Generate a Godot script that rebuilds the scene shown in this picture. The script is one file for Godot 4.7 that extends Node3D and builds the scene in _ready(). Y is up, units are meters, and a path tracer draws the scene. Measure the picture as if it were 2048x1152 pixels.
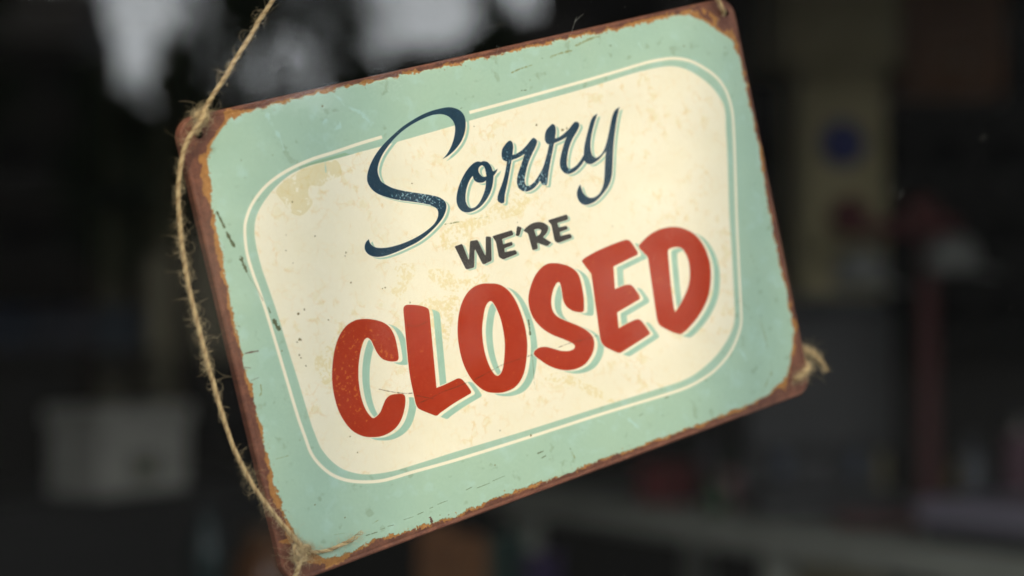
extends Node3D
# A worn tin "Sorry we're closed" sign hanging on jute twine just behind a shop window, seen from the street.
# Sign coordinates below are millimetres on the tin plate, from its centre, x right and y up.

const PLATE_W := 300.0
const PLATE_H := 200.0
const CORNER := 9.0
const HOLES := [-141.1, 92.3, 144.2, 93.0, 143.0, -91.6, -138.9, -88.6]
const TEX_W := 1536
const TEX_H := 1024
const MM := 5.12
const SIGN_AT := Vector3(0, 1.5, 0)
const SIGN_TILT := 0.25677

# each contour: x, y, corner flag
const LETTERS := {
	"script_s": [[-30.3, 57.9, 1, -27.0, 58.7, 0, -22.9, 60.6, 0, -19.0, 63.4, 0, -16.0, 67.2, 0, -14.6, 70.9, 0, -14.5, 73.9, 0, -15.8, 76.5, 0, -18.3, 78.3, 0, -21.5, 79.4, 0, -26.2, 79.7, 0, -31.3, 79.5, 0, -36.5, 78.7, 0, -41.5, 77.4, 0, -46.5, 75.8, 0, -51.2, 73.7, 0, -56.0, 71.3, 0, -60.0, 68.9, 0, -63.8, 65.9, 0, -66.9, 62.5, 0, -68.9, 59.3, 0, -69.6, 56.9, 0, -69.4, 55.1, 0, -68.2, 52.5, 0, -66.0, 50.2, 0, -62.8, 48.2, 0, -58.8, 46.2, 0, -53.9, 44.3, 0, -49.0, 42.6, 0, -44.1, 40.7, 0, -40.7, 38.9, 0, -38.8, 37.2, 0, -38.5, 35.5, 0, -39.4, 33.3, 0, -41.6, 31.2, 0, -45.1, 29.5, 0, -49.4, 28.1, 0, -53.9, 27.1, 0, -58.6, 26.5, 0, -63.2, 26.3, 0, -67.3, 26.5, 0, -70.6, 27.1, 0, -73.0, 28.0, 0, -74.6, 29.5, 0, -75.2, 30.9, 0, -75.2, 32.1, 1, -76.8, 31.3, 0, -78.0, 29.6, 0, -78.1, 27.7, 0, -76.9, 25.7, 0, -74.7, 24.3, 0, -71.9, 23.5, 0, -67.8, 23.3, 0, -62.4, 23.7, 0, -56.8, 24.5, 0, -51.6, 25.5, 0, -46.1, 27.4, 0, -40.7, 30.1, 0, -36.9, 32.7, 0, -34.7, 35.2, 0, -33.6, 37.7, 0, -34.2, 39.8, 0, -36.5, 41.9, 0, -40.3, 43.7, 0, -44.5, 45.3, 0, -49.4, 47.1, 0, -54.2, 49.0, 0, -58.3, 51.0, 0, -61.1, 53.1, 0, -62.9, 54.9, 0, -63.4, 56.5, 0, -63.7, 58.8, 0, -63.2, 61.0, 0, -61.7, 63.6, 0, -59.2, 66.4, 0, -55.8, 69.1, 0, -51.7, 71.8, 0, -46.9, 74.1, 0, -41.9, 75.8, 0, -36.6, 77.0, 0, -31.4, 77.7, 0, -27.5, 77.5, 0, -24.6, 76.7, 0, -22.3, 75.2, 0, -20.8, 73.0, 0, -20.4, 70.8, 0, -21.0, 68.2, 0, -22.5, 65.2, 0, -24.9, 62.0, 0, -27.7, 59.4, 0]],
	"script_o": [[-11.2, 52.3, 1, -9.8, 52.4, 0, -7.8, 51.5, 0, -6.5, 49.4, 0, -6.1, 46.9, 1, -5.0, 47.0, 0, -3.3, 47.6, 1, -4.0, 46.7, 0, -5.1, 45.7, 0, -6.3, 44.9, 1, -6.7, 43.7, 0, -7.9, 40.9, 0, -10.0, 37.9, 0, -13.1, 35.1, 0, -17.0, 32.9, 0, -20.9, 32.0, 0, -24.0, 32.1, 0, -26.5, 33.4, 0, -27.9, 35.7, 0, -28.0, 38.5, 0, -26.8, 41.7, 0, -24.6, 45.1, 0, -21.4, 48.6, 0, -18.2, 51.1, 0, -15.2, 52.6, 0, -12.8, 52.9, 0], [-11.3, 50.8, 0, -12.7, 50.3, 0, -13.5, 49.0, 0, -13.2, 47.4, 0, -12.3, 46.1, 0, -11.1, 45.5, 0, -10.0, 45.5, 1, -9.9, 46.9, 0, -9.9, 49.1, 0, -10.4, 50.3, 0], [-16.9, 47.3, 1, -17.0, 46.0, 0, -16.1, 44.5, 0, -14.3, 43.5, 0, -12.2, 43.3, 0, -10.7, 43.8, 1, -11.7, 40.9, 0, -13.7, 37.9, 0, -16.5, 35.0, 0, -19.2, 33.5, 0, -21.3, 33.4, 0, -22.8, 34.6, 0, -23.4, 37.0, 0, -22.8, 39.9, 0, -21.0, 43.4, 0, -18.8, 46.0, 0]],
	"script_r_one": [[6.6, 58.3, 0, 7.4, 57.2, 0, 7.3, 55.3, 0, 6.5, 53.2, 0, 6.0, 51.8, 1, 8.4, 52.0, 0, 11.3, 52.8, 0, 14.4, 54.4, 0, 17.0, 56.1, 0, 18.5, 56.9, 0, 19.4, 56.8, 0, 20.4, 55.9, 0, 20.5, 54.7, 0, 19.0, 52.7, 0, 15.8, 49.4, 0, 13.0, 46.0, 0, 10.9, 42.5, 0, 9.6, 39.7, 0, 9.4, 37.5, 0, 10.3, 36.5, 0, 12.1, 36.5, 0, 14.9, 37.8, 0, 18.2, 40.4, 0, 20.7, 42.8, 0, 22.9, 45.9, 0, 25.2, 49.6, 0, 26.8, 52.5, 1, 27.8, 52.3, 1, 20.7, 34.6, 1, 18.7, 35.1, 0, 17.9, 36.3, 0, 17.7, 37.2, 1, 14.1, 35.1, 0, 11.2, 34.2, 0, 8.6, 34.3, 0, 6.2, 35.6, 0, 5.1, 37.8, 0, 5.4, 40.2, 0, 6.8, 43.0, 0, 9.0, 46.0, 0, 11.1, 48.9, 0, 12.5, 51.0, 1, 10.7, 50.5, 0, 7.9, 49.9, 0, 4.9, 49.7, 1, 2.1, 44.0, 0, -0.6, 38.9, 0, -2.6, 35.3, 0, -3.7, 32.3, 0, -4.5, 31.9, 0, -5.7, 32.2, 0, -6.9, 33.5, 0, -6.7, 35.0, 0, -5.6, 36.9, 0, -3.2, 39.9, 0, -0.6, 43.7, 0, 1.5, 47.7, 0, 2.4, 49.7, 1, 1.5, 50.0, 0, 0.3, 51.2, 0, 0.3, 53.2, 0, 1.4, 55.6, 0, 3.8, 57.5, 0, 5.4, 58.3, 0]],
	"script_r_two": [[31.2, 60.9, 0, 32.1, 59.7, 0, 31.8, 57.3, 0, 30.5, 54.2, 1, 33.2, 54.5, 0, 36.2, 55.5, 0, 39.4, 57.1, 0, 42.0, 58.8, 0, 43.8, 59.4, 0, 45.3, 58.5, 0, 45.2, 57.0, 0, 43.2, 54.9, 0, 40.3, 52.4, 0, 37.6, 49.3, 0, 35.7, 46.1, 0, 34.3, 42.8, 0, 33.9, 40.4, 0, 34.9, 39.0, 0, 36.5, 39.0, 0, 39.3, 39.9, 0, 41.9, 41.6, 0, 44.5, 43.8, 1, 45.4, 42.2, 1, 44.4, 41.3, 1, 41.3, 39.1, 0, 38.1, 37.5, 0, 35.2, 36.9, 0, 33.0, 37.1, 0, 31.2, 38.4, 0, 30.1, 40.6, 0, 30.4, 43.2, 0, 31.8, 46.1, 0, 34.2, 50.0, 0, 36.3, 52.8, 0, 37.3, 53.7, 1, 35.0, 53.1, 0, 32.2, 52.6, 0, 29.5, 52.3, 1, 28.1, 49.6, 0, 25.5, 44.8, 0, 23.1, 39.9, 0, 21.0, 35.0, 0, 20.4, 34.6, 0, 18.4, 35.5, 0, 17.7, 37.3, 1, 21.3, 42.1, 0, 23.7, 46.0, 0, 25.5, 49.7, 0, 26.8, 52.4, 1, 25.9, 52.7, 0, 25.0, 54.2, 0, 25.3, 56.4, 0, 26.7, 58.8, 0, 29.0, 60.3, 0, 30.4, 60.9, 0]],
	"script_y": [[56.6, 60.5, 1, 54.6, 60.0, 0, 52.5, 58.4, 0, 50.3, 55.2, 0, 47.8, 51.2, 0, 45.6, 47.2, 0, 44.4, 43.8, 0, 44.1, 41.4, 0, 44.3, 40.2, 0, 45.7, 39.0, 0, 47.8, 38.6, 0, 50.8, 39.3, 0, 53.6, 40.5, 0, 57.0, 42.7, 1, 56.0, 39.9, 0, 54.6, 35.7, 0, 53.2, 31.4, 0, 51.8, 28.1, 0, 49.3, 25.0, 0, 46.7, 23.6, 0, 43.8, 23.3, 0, 41.3, 24.3, 0, 39.6, 26.5, 0, 39.1, 28.7, 0, 38.9, 30.8, 1, 37.4, 29.5, 0, 36.1, 27.5, 0, 35.9, 24.9, 0, 36.9, 22.6, 0, 39.0, 21.1, 0, 42.0, 20.8, 0, 45.6, 21.5, 0, 50.1, 23.7, 0, 54.2, 26.6, 0, 57.2, 30.5, 0, 59.1, 35.6, 0, 60.9, 41.2, 0, 62.9, 46.7, 0, 65.2, 52.1, 0, 67.6, 57.1, 0, 69.9, 61.0, 1, 67.3, 60.2, 0, 65.4, 58.5, 0, 63.6, 55.7, 0, 61.4, 51.6, 0, 58.8, 47.1, 0, 56.5, 43.9, 0, 54.0, 41.8, 0, 51.2, 40.8, 0, 49.8, 41.4, 0, 48.9, 42.8, 0, 48.8, 45.1, 0, 49.6, 48.6, 0, 51.5, 52.7, 0, 54.0, 56.7, 0]],
	"small_w": [[-34.1, 18.8, 1, -33.7, 19.0, 1, -30.4, 19.2, 1, -30.0, 18.8, 1, -29.8, 18.2, 1, -28.6, 11.5, 1, -28.2, 12.1, 1, -25.9, 19.0, 1, -25.4, 19.4, 1, -22.1, 19.0, 1, -21.7, 18.7, 1, -19.6, 11.3, 1, -19.2, 12.0, 1, -17.3, 19.1, 1, -16.8, 19.4, 1, -14.9, 18.8, 1, -14.6, 18.4, 1, -16.8, 8.7, 1, -17.2, 8.2, 1, -21.1, 7.6, 1, -21.8, 7.9, 1, -22.1, 8.4, 1, -24.1, 15.2, 1, -24.5, 14.7, 1, -26.5, 7.9, 1, -26.9, 7.5, 1, -30.3, 7.5, 1, -31.0, 8.0, 1, -31.3, 8.8, 1]],
	"small_e_one": [[-13.7, 18.6, 1, -13.3, 18.8, 1, -3.3, 19.0, 1, -2.9, 18.7, 1, -2.6, 17.2, 1, -3.0, 16.7, 1, -9.1, 16.3, 1, -9.1, 13.9, 1, -4.6, 14.0, 1, -4.3, 13.7, 1, -4.1, 12.7, 1, -4.6, 12.3, 1, -8.9, 12.0, 1, -9.2, 10.3, 1, -3.6, 9.9, 1, -3.2, 9.5, 1, -2.9, 8.3, 1, -3.3, 7.9, 1, -10.4, 7.3, 1, -11.1, 7.5, 1, -12.4, 8.5, 1, -12.8, 9.4, 1, -12.6, 15.9, 1, -12.9, 16.6, 1, -13.7, 18.3, 1]],
	"small_mark": [[0.1, 19.8, 1, 0.6, 20.0, 1, 2.1, 19.2, 1, 2.4, 18.7, 1, 0.4, 15.8, 1, -0.1, 15.6, 1, -1.4, 16.0, 1, -1.5, 16.4, 1]],
	"small_r": [[3.1, 17.4, 1, 4.2, 18.1, 1, 6.8, 19.1, 0, 9.7, 19.5, 0, 12.2, 19.2, 0, 14.4, 18.4, 0, 16.1, 16.9, 0, 16.5, 15.4, 0, 15.6, 13.9, 0, 14.1, 12.8, 0, 12.6, 12.0, 1, 16.1, 8.9, 1, 16.3, 8.5, 1, 14.1, 7.6, 1, 13.4, 7.6, 1, 8.9, 10.3, 1, 8.6, 7.8, 1, 8.2, 7.5, 1, 6.0, 7.5, 1, 5.5, 8.0, 1, 5.1, 15.2, 1, 4.8, 15.8, 1, 3.1, 17.2, 1], [8.8, 16.4, 1, 9.5, 16.5, 1, 11.2, 16.3, 0, 12.3, 15.5, 0, 12.1, 14.5, 0, 10.9, 13.6, 0, 9.1, 13.2, 1]],
	"small_e_two": [[17.4, 18.7, 1, 18.0, 18.9, 1, 27.5, 19.1, 1, 28.1, 18.8, 1, 28.4, 17.3, 1, 27.8, 16.6, 1, 21.9, 16.5, 1, 22.2, 14.3, 1, 26.4, 14.1, 1, 26.7, 13.8, 1, 27.0, 12.7, 1, 26.6, 12.4, 1, 22.2, 12.1, 1, 22.1, 10.3, 1, 27.3, 10.1, 1, 27.8, 9.8, 1, 28.2, 8.4, 1, 27.8, 8.0, 1, 20.6, 7.5, 1, 19.6, 7.7, 1, 18.6, 8.7, 1, 18.4, 9.4, 1, 18.5, 16.1, 1, 18.3, 16.8, 1, 17.4, 18.3, 1]],
	"big_c": [[-84.9, -0.9, 0, -80.8, -2.5, 0, -77.3, -4.6, 0, -74.9, -7.4, 0, -73.6, -11.5, 0, -73.5, -16.4, 0, -73.9, -20.8, 0, -74.5, -22.0, 0, -75.9, -22.3, 0, -78.8, -21.5, 0, -81.8, -19.6, 0, -83.6, -16.6, 0, -84.5, -13.4, 0, -85.1, -10.7, 0, -86.0, -9.3, 0, -87.0, -8.8, 0, -88.6, -9.5, 0, -91.1, -13.1, 0, -93.4, -18.0, 0, -95.1, -23.6, 0, -95.9, -28.9, 0, -96.0, -34.4, 0, -95.2, -38.9, 0, -93.9, -41.8, 0, -92.8, -43.1, 0, -91.1, -42.9, 0, -88.7, -41.6, 0, -86.6, -39.1, 0, -84.6, -36.9, 0, -82.0, -35.9, 0, -79.2, -36.2, 0, -76.5, -36.9, 0, -75.3, -38.0, 0, -75.5, -40.3, 0, -76.8, -43.5, 0, -79.2, -47.2, 0, -82.2, -49.8, 0, -85.8, -51.3, 0, -90.2, -51.8, 0, -94.6, -51.1, 0, -99.3, -49.3, 0, -103.5, -45.8, 0, -106.2, -41.2, 0, -108.0, -35.2, 0, -108.4, -28.3, 0, -107.6, -21.5, 0, -105.5, -14.6, 0, -102.8, -8.9, 0, -99.4, -4.3, 0, -95.2, -1.2, 0, -91.0, -0.1, 0, -88.2, -0.2, 0]],
	"big_l": [[-66.4, -1.6, 0, -65.7, -0.4, 0, -64.2, -0.0, 0, -59.6, -1.3, 0, -55.9, -3.0, 0, -54.2, -4.5, 0, -54.1, -6.6, 1, -59.0, -39.2, 1, -53.4, -38.8, 0, -47.8, -38.1, 0, -46.4, -38.4, 0, -45.1, -39.5, 0, -43.1, -43.2, 0, -42.2, -45.6, 0, -42.7, -46.3, 0, -43.6, -46.5, 0, -52.2, -48.2, 0, -60.0, -50.3, 0, -61.9, -51.0, 0, -63.5, -50.2, 0, -69.7, -45.7, 0, -70.7, -43.6, 0, -70.8, -41.0, 0, -70.5, -29.6, 0, -68.6, -15.8, 0, -67.1, -6.0, 0]],
	"big_o": [[-20.3, -1.5, 0, -17.0, -2.5, 0, -14.0, -4.4, 0, -11.2, -7.7, 0, -9.0, -12.8, 0, -7.7, -19.5, 0, -7.3, -26.2, 0, -8.1, -33.1, 0, -10.3, -39.6, 0, -12.8, -44.6, 0, -16.1, -48.2, 0, -20.3, -50.3, 0, -25.5, -50.6, 0, -30.0, -49.7, 0, -34.3, -47.9, 0, -37.8, -44.6, 0, -40.9, -39.7, 0, -42.9, -32.7, 0, -43.2, -25.1, 0, -42.2, -17.9, 0, -40.0, -11.5, 0, -36.9, -6.3, 0, -33.0, -2.6, 0, -28.7, -0.8, 0, -24.2, -0.6, 0], [-22.2, -9.1, 0, -21.1, -10.0, 0, -19.9, -13.2, 0, -19.0, -18.0, 0, -18.9, -23.1, 0, -19.5, -29.0, 0, -21.3, -35.1, 0, -23.2, -39.6, 0, -25.0, -41.9, 0, -27.0, -42.6, 0, -28.4, -41.5, 0, -29.9, -38.0, 0, -30.8, -32.5, 0, -30.7, -26.5, 0, -29.6, -20.2, 0, -27.5, -14.8, 0, -25.6, -11.3, 0, -23.9, -9.6, 0]],
	"big_s": [[15.8, -1.0, 0, 19.2, -2.2, 0, 23.1, -4.3, 0, 26.1, -7.1, 0, 27.5, -10.1, 0, 27.8, -14.8, 0, 27.4, -20.7, 0, 26.5, -24.6, 0, 25.8, -26.2, 0, 24.4, -26.5, 0, 21.8, -25.6, 0, 19.1, -24.0, 0, 17.0, -21.6, 0, 16.1, -18.8, 0, 16.4, -14.2, 0, 16.4, -10.7, 0, 15.7, -9.9, 0, 14.3, -10.2, 0, 11.9, -12.6, 0, 9.9, -16.2, 0, 9.1, -19.6, 0, 9.5, -22.7, 0, 11.3, -25.3, 0, 14.9, -28.0, 0, 20.3, -31.5, 0, 24.5, -34.7, 0, 27.1, -37.8, 0, 28.0, -41.1, 0, 27.0, -44.5, 0, 24.6, -47.5, 0, 20.7, -50.1, 0, 15.8, -51.0, 0, 10.3, -50.4, 0, 5.2, -48.4, 0, 0.5, -45.3, 0, -2.9, -42.0, 0, -5.3, -39.3, 0, -5.7, -37.9, 0, -4.3, -36.7, 0, -1.4, -36.3, 0, 1.5, -36.9, 0, 5.3, -38.8, 0, 9.1, -40.8, 0, 13.1, -42.0, 0, 16.0, -41.8, 0, 17.0, -40.5, 0, 15.6, -38.7, 0, 11.6, -35.9, 0, 6.3, -32.4, 0, 1.9, -28.4, 0, -1.6, -22.9, 0, -2.7, -18.0, 0, -2.2, -13.1, 0, 0.1, -8.5, 0, 4.0, -3.9, 0, 8.4, -1.2, 0, 12.3, -0.4, 0]],
	"big_e": [[30.7, -3.7, 1, 32.7, -2.7, 0, 40.0, -1.3, 0, 48.6, -0.4, 0, 55.8, -0.0, 0, 58.6, -0.3, 0, 60.2, -1.7, 0, 61.9, -5.1, 0, 62.8, -7.6, 0, 62.0, -8.5, 0, 60.0, -8.7, 1, 47.5, -10.4, 1, 45.6, -20.9, 1, 50.4, -20.5, 0, 54.2, -20.9, 0, 55.8, -22.0, 0, 57.8, -25.6, 0, 58.7, -28.1, 0, 57.9, -29.1, 1, 44.1, -31.7, 1, 43.0, -39.1, 1, 48.3, -38.2, 0, 53.7, -37.7, 0, 55.5, -38.1, 0, 57.0, -39.7, 0, 59.2, -44.0, 0, 60.0, -45.8, 0, 59.2, -46.6, 1, 41.8, -50.4, 0, 40.3, -50.3, 0, 38.3, -49.2, 0, 33.5, -45.5, 0, 31.9, -43.0, 0, 31.7, -40.3, 1, 34.4, -10.6, 1, 33.7, -9.5, 0, 31.2, -4.8, 0]],
	"big_d": [[64.1, -4.6, 1, 66.2, -3.3, 0, 71.4, -1.1, 0, 76.9, -0.0, 0, 82.3, 0.0, 0, 87.4, -0.9, 0, 92.3, -2.9, 0, 97.4, -6.5, 0, 100.9, -11.4, 0, 103.0, -17.8, 0, 103.3, -24.4, 0, 101.7, -31.0, 0, 98.8, -37.3, 0, 94.0, -42.6, 0, 88.1, -46.9, 0, 81.8, -50.1, 0, 78.1, -51.2, 0, 76.2, -50.8, 0, 72.7, -48.8, 0, 67.2, -44.6, 0, 66.0, -42.7, 0, 65.7, -40.0, 1, 68.0, -11.4, 1, 67.5, -10.2, 0, 64.5, -6.0, 0], [80.3, -10.9, 0, 81.9, -10.1, 0, 84.9, -10.2, 0, 88.0, -11.2, 0, 89.8, -13.5, 0, 90.9, -17.0, 0, 90.9, -21.3, 0, 89.9, -25.9, 0, 87.8, -30.2, 0, 84.8, -33.7, 0, 81.2, -37.1, 0, 77.0, -40.3, 1, 76.8, -38.6, 1, 77.6, -29.2, 0, 79.0, -18.9, 0]],
}
const BORDER_LINE := [-57.7, 73.6, -69.0, 73.1, -81.8, 72.1, -94.2, 71.3, -107.0, 68.9, -117.0, 65.1, -124.9, 59.4, -129.5, 53.4, -131.3, 48.5, -132.5, 40.2, -132.1, 31.5, -131.2, 24.4, -130.2, 14.5, -129.2, 0.1, -128.3, -14.9, -127.1, -33.2, -126.1, -41.6, -125.1, -49.0, -122.3, -55.2, -117.7, -61.0, -111.4, -65.4, -103.0, -68.7, -93.9, -70.7, -80.0, -71.4, -58.5, -72.7, -20.1, -74.0, 22.5, -75.1, 59.6, -76.6, 73.4, -76.8, 83.7, -75.7, 93.2, -73.4, 102.8, -68.7, 109.8, -62.6, 114.6, -55.8, 116.4, -48.7, 121.1, -24.9, 125.4, -3.9, 129.5, 14.2, 133.6, 33.1, 135.3, 42.2, 135.7, 48.3, 134.5, 56.0, 130.9, 62.9, 124.5, 69.0, 116.5, 74.2, 107.9, 77.1, 99.5, 78.1, 89.8, 78.3, 74.6, 77.6, 55.2, 76.8, 19.2, 75.7, -11.5, 75.0]
const PANEL_EDGE := [-50.0, 70.0, -59.8, 69.7, -69.9, 69.6, -76.3, 69.3, -87.5, 69.1, -94.8, 69.0, -104.5, 67.4, -113.1, 63.6, -120.4, 58.3, -124.8, 53.4, -127.1, 47.5, -127.8, 40.1, -127.5, 31.0, -127.0, 26.6, -125.6, 13.7, -124.6, -0.7, -123.2, -18.5, -122.0, -36.9, -121.3, -42.0, -120.1, -48.3, -116.9, -54.8, -112.1, -60.3, -105.0, -64.5, -98.0, -66.7, -88.1, -68.2, -72.8, -68.8, -57.0, -69.2, -19.3, -70.7, 23.4, -71.8, 60.6, -72.9, 71.9, -73.1, 81.6, -71.9, 93.8, -67.8, 102.4, -62.8, 108.8, -57.0, 111.9, -51.3, 113.2, -45.1, 118.6, -17.3, 121.1, -2.9, 124.2, 11.1, 128.3, 29.7, 129.6, 37.1, 131.5, 47.2, 130.0, 53.6, 125.5, 60.7, 117.9, 67.8, 111.2, 71.8, 104.0, 74.1, 95.0, 74.9, 81.4, 74.9, 54.3, 73.4, 18.3, 72.4, -12.1, 71.5, -20.6, 71.0]
const SCRATCHES := [
	[0, 0.56, [-141.5, 60.0, -140.5, 56.0, -139.6, 52.2]],
	[0, 0.74, [-139.4, 51.0, -138.5, 47.4, -137.2, 43.5]],
	[0, 0.91, [-135.9, 39.5, -135.0, 35.0, -134.6, 32.2]],
	[0, 0.52, [-134.6, 32.2, -133.2, 27.5]],
	[0, 0.48, [-132.7, 27.4, -130.3, 18.8]],
	[0, 0.97, [-128.9, 15.9, -128.4, 13.1]],
	[0, 1.08, [-127.9, 10.4, -127.0, 7.6, -126.0, 4.9]],
	[0, 0.52, [-108.9, -91.0, -103.1, -91.3]],
	[0, 0.39, [-101.7, -90.6, -99.2, -90.8]],
	[0, 0.39, [-97.8, -90.5, -94.8, -90.8]],
	[0, 0.48, [-89.5, -90.2, -84.4, -90.3]],
	[0, 0.43, [-82.3, -90.1, -79.1, -89.9]],
	[0, 0.43, [-76.3, -89.4, -73.9, -89.3]],
	[0, 0.48, [-71.5, -88.9, -66.2, -88.8]],
	[0, 0.56, [-55.9, -87.2, -52.5, -86.8]],
	[0, 0.43, [-50.2, -88.0, -43.1, -87.9]],
	[0, 0.48, [-41.6, -87.4, -34.7, -87.2]],
	[0, 1.08, [-15.4, -82.5, -11.9, -82.4]],
	[0, 0.97, [-13.8, -85.2, -11.1, -84.8]],
	[0, 1.08, [1.9, -85.1, 2.8, -86.1]],
	[3, 1.08, [3.2, -87.7, 3.9, -90.6]],
	[0, 0.87, [43.9, -82.1, 46.4, -81.6]],
	[0, 0.87, [60.1, -78.2, 62.9, -78.2]],
	[1, 0.97, [-76.3, -93.2, -76.2, -95.0, -76.3, -97.3]],
	[1, 1.08, [-77.1, -93.3, -76.0, -93.0]],
	[3, 0.48, [14.6, 87.9, 19.8, 88.8, 27.0, 89.3]],
	[3, 0.65, [37.3, 90.8, 43.2, 91.6, 50.4, 91.6]],
	[3, 0.52, [52.3, 93.4, 61.5, 95.0, 67.4, 95.3]],
	[0, 0.65, [71.4, 90.1, 72.8, 89.8]],
	[0, 0.65, [17.9, 79.2, 20.9, 78.8]],
	[0, 0.65, [32.6, 91.4, 33.4, 91.1]],
	[0, 0.52, [-15.6, 77.6, -14.5, 77.9]],
	[3, 0.65, [129.0, -7.2, 127.8, -10.7]],
	[3, 0.65, [129.4, -25.5, 130.1, -29.2]],
	[3, 0.65, [130.4, -30.3, 131.2, -33.2]],
	[3, 0.43, [127.9, -46.1, 127.4, -50.3]],
	[3, 0.35, [126.6, -57.2, 127.6, -65.6, 127.6, -72.0]],
	[3, 0.43, [127.4, -77.8, 127.6, -83.7]],
	[3, 0.35, [127.6, -83.7, 123.4, -87.7, 119.1, -91.6]],
	[3, 0.39, [127.5, -83.7, 126.1, -91.5]],
	[0, 0.65, [121.4, -54.5, 121.5, -55.3]],
	[0, 0.65, [127.8, -55.0, 127.8, -56.5]],
	[1, 0.43, [-143.9, -0.2, -140.7, -0.4, -137.7, -0.8]],
	[1, 0.52, [-144.1, -11.8, -140.3, -11.6]],
	[1, 0.76, [-146.0, -5.6, -142.8, -6.7]],
	[1, 0.65, [-144.3, 11.9, -143.3, 11.2]],
	[3, 0.43, [-140.3, -14.4, -140.8, -17.9, -142.0, -19.1]],
	[3, 0.52, [-141.4, -46.7, -135.5, -47.0]],
	[3, 0.65, [-104.5, -87.0, -101.3, -86.4]],
	[3, 0.43, [-123.5, -85.9, -118.3, -86.8]],
	[4, 0.35, [-87.0, -31.7, -81.8, -34.3, -75.4, -37.0, -71.0, -38.1]],
	[4, 0.28, [-69.8, -39.5, -63.8, -42.4, -61.4, -43.5]],
	[4, 0.35, [-70.0, -43.1, -63.9, -42.8, -56.5, -41.7, -49.8, -41.6, -43.3, -41.1]],
	[4, 0.28, [-47.1, -38.4, -42.5, -38.1]],
	[4, 0.35, [-39.5, -41.0, -30.4, -39.6, -23.5, -38.5, -16.3, -38.4, -6.5, -38.3]],
	[4, 0.30, [6.6, -39.0, 14.7, -38.6, 23.2, -39.2, 30.8, -39.3]],
	[4, 0.28, [31.8, -39.9, 42.7, -40.1]],
	[4, 0.30, [-66.8, -8.4, -61.4, -10.3, -55.9, -9.5]],
	[0, 0.52, [-4.6, -22.3, -5.0, -26.0, -5.5, -29.6]],
	[0, 0.39, [-6.8, -38.4, -7.7, -45.0]],
	[0, 0.52, [-7.7, -45.0, -8.6, -49.3]],
	[3, 0.43, [-8.8, -50.1, -9.1, -54.3]],
	[3, 0.35, [-37.0, 29.7, -32.6, 29.3, -28.9, 29.1]],
	[3, 0.39, [-21.0, 28.4, -13.8, 27.9]],
	[5, 0.26, [67.0, -21.9, 71.9, -24.3, 77.9, -27.1]],
	[5, 0.26, [88.7, -29.8, 98.1, -32.2]],
	[5, 0.26, [91.1, -19.3, 94.4, -13.9]],
	[5, 0.26, [16.7, -9.2, 20.5, -6.6]],
	[5, 0.24, [6.4, -16.0, 10.1, -12.7]],
	[2, 1.52, [-109.3, 94.9, -107.7, 89.2, -105.6, 83.4]],
	[2, 1.73, [-105.6, 83.4, -105.1, 77.9]],
	[2, 1.30, [-75.2, 95.2, -69.9, 89.1, -65.2, 85.9]],
	[2, 1.52, [-65.2, 85.9, -62.8, 82.6, -60.5, 79.4]],
	[2, 2.60, [-84.4, 85.5, -80.1, 83.1, -75.8, 82.6]],
	[2, 1.30, [32.3, -77.0, 38.8, -83.1, 44.4, -90.4]],
	[2, 1.95, [48.9, -76.9, 45.7, -82.1]],
	[2, 2.60, [18.6, 94.8, 21.0, 93.2]],
	[2, 2.16, [33.8, 88.4, 35.8, 87.1]],
	[2, 1.73, [88.3, 88.4, 89.8, 85.0]],
	[2, 1.08, [108.1, -65.6, 111.5, -69.6, 113.5, -74.5]],
	[2, 2.60, [20.5, -77.2, 25.5, -80.6]],
	[2, 1.95, [57.6, -78.2, 56.4, -85.3]],
	[2, 1.73, [-87.3, 69.8, -88.2, 64.5]],
	[2, 1.52, [139.6, 10.5, 138.6, 4.4]],
]
const SPOTS := [-106.8, 55.9, 0.42, -100.1, 39.5, 0.42, -114.9, 36.8, 0.42, -113.2, 43.1, 0.28, -113.0, 30.9, 0.31, -87.5, 29.2, 0.56, -88.3, 27.9, 0.28, -115.9, 9.6, 0.70, -112.8, 10.6, 0.49, -118.0, -1.2, 0.84, -119.6, -1.8, 0.42, -119.9, -7.4, 0.49, -119.5, -8.8, 0.42, -118.1, -12.7, 0.42, -102.9, 3.4, 0.42, -72.8, 10.0, 0.48, -74.1, 9.9, 0.28, -48.3, 50.8, 0.42, -10.7, 68.5, 0.34, 51.7, 8.0, 0.28, 22.2, 62.3, 0.70, 35.6, 57.2, 0.84, 38.2, 57.4, 0.56, -88.4, 16.2, 0.42, -127.3, -3.6, 0.34, -105.5, -47.6, 0.42, -16.7, -73.6, 0.56, -32.0, -66.7, 0.48, -62.4, 0.6, 0.56, -76.7, -14.8, 0.28, 0.8, 21.7, 0.28, 75.4, -16.6, 0.34, -81.1, -2.4, 0.28, -110.8, 77.0, 0.28, -125.4, 78.0, 0.34, -125.5, 70.6, 0.31, -128.9, -70.8, 0.42, -116.6, -80.4, 0.42, -71.4, -93.8, 0.28, -38.5, -80.9, 0.42, 11.2, -79.3, 0.28, 80.7, -84.9, 0.28, 23.9, 82.9, 0.28, -82.6, 92.3, 0.56, 139.3, 76.6, 0.42, 114.8, 81.9, 0.56, -103.8, -55.2, 0.37, -128.7, -42.2, 0.28]
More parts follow.
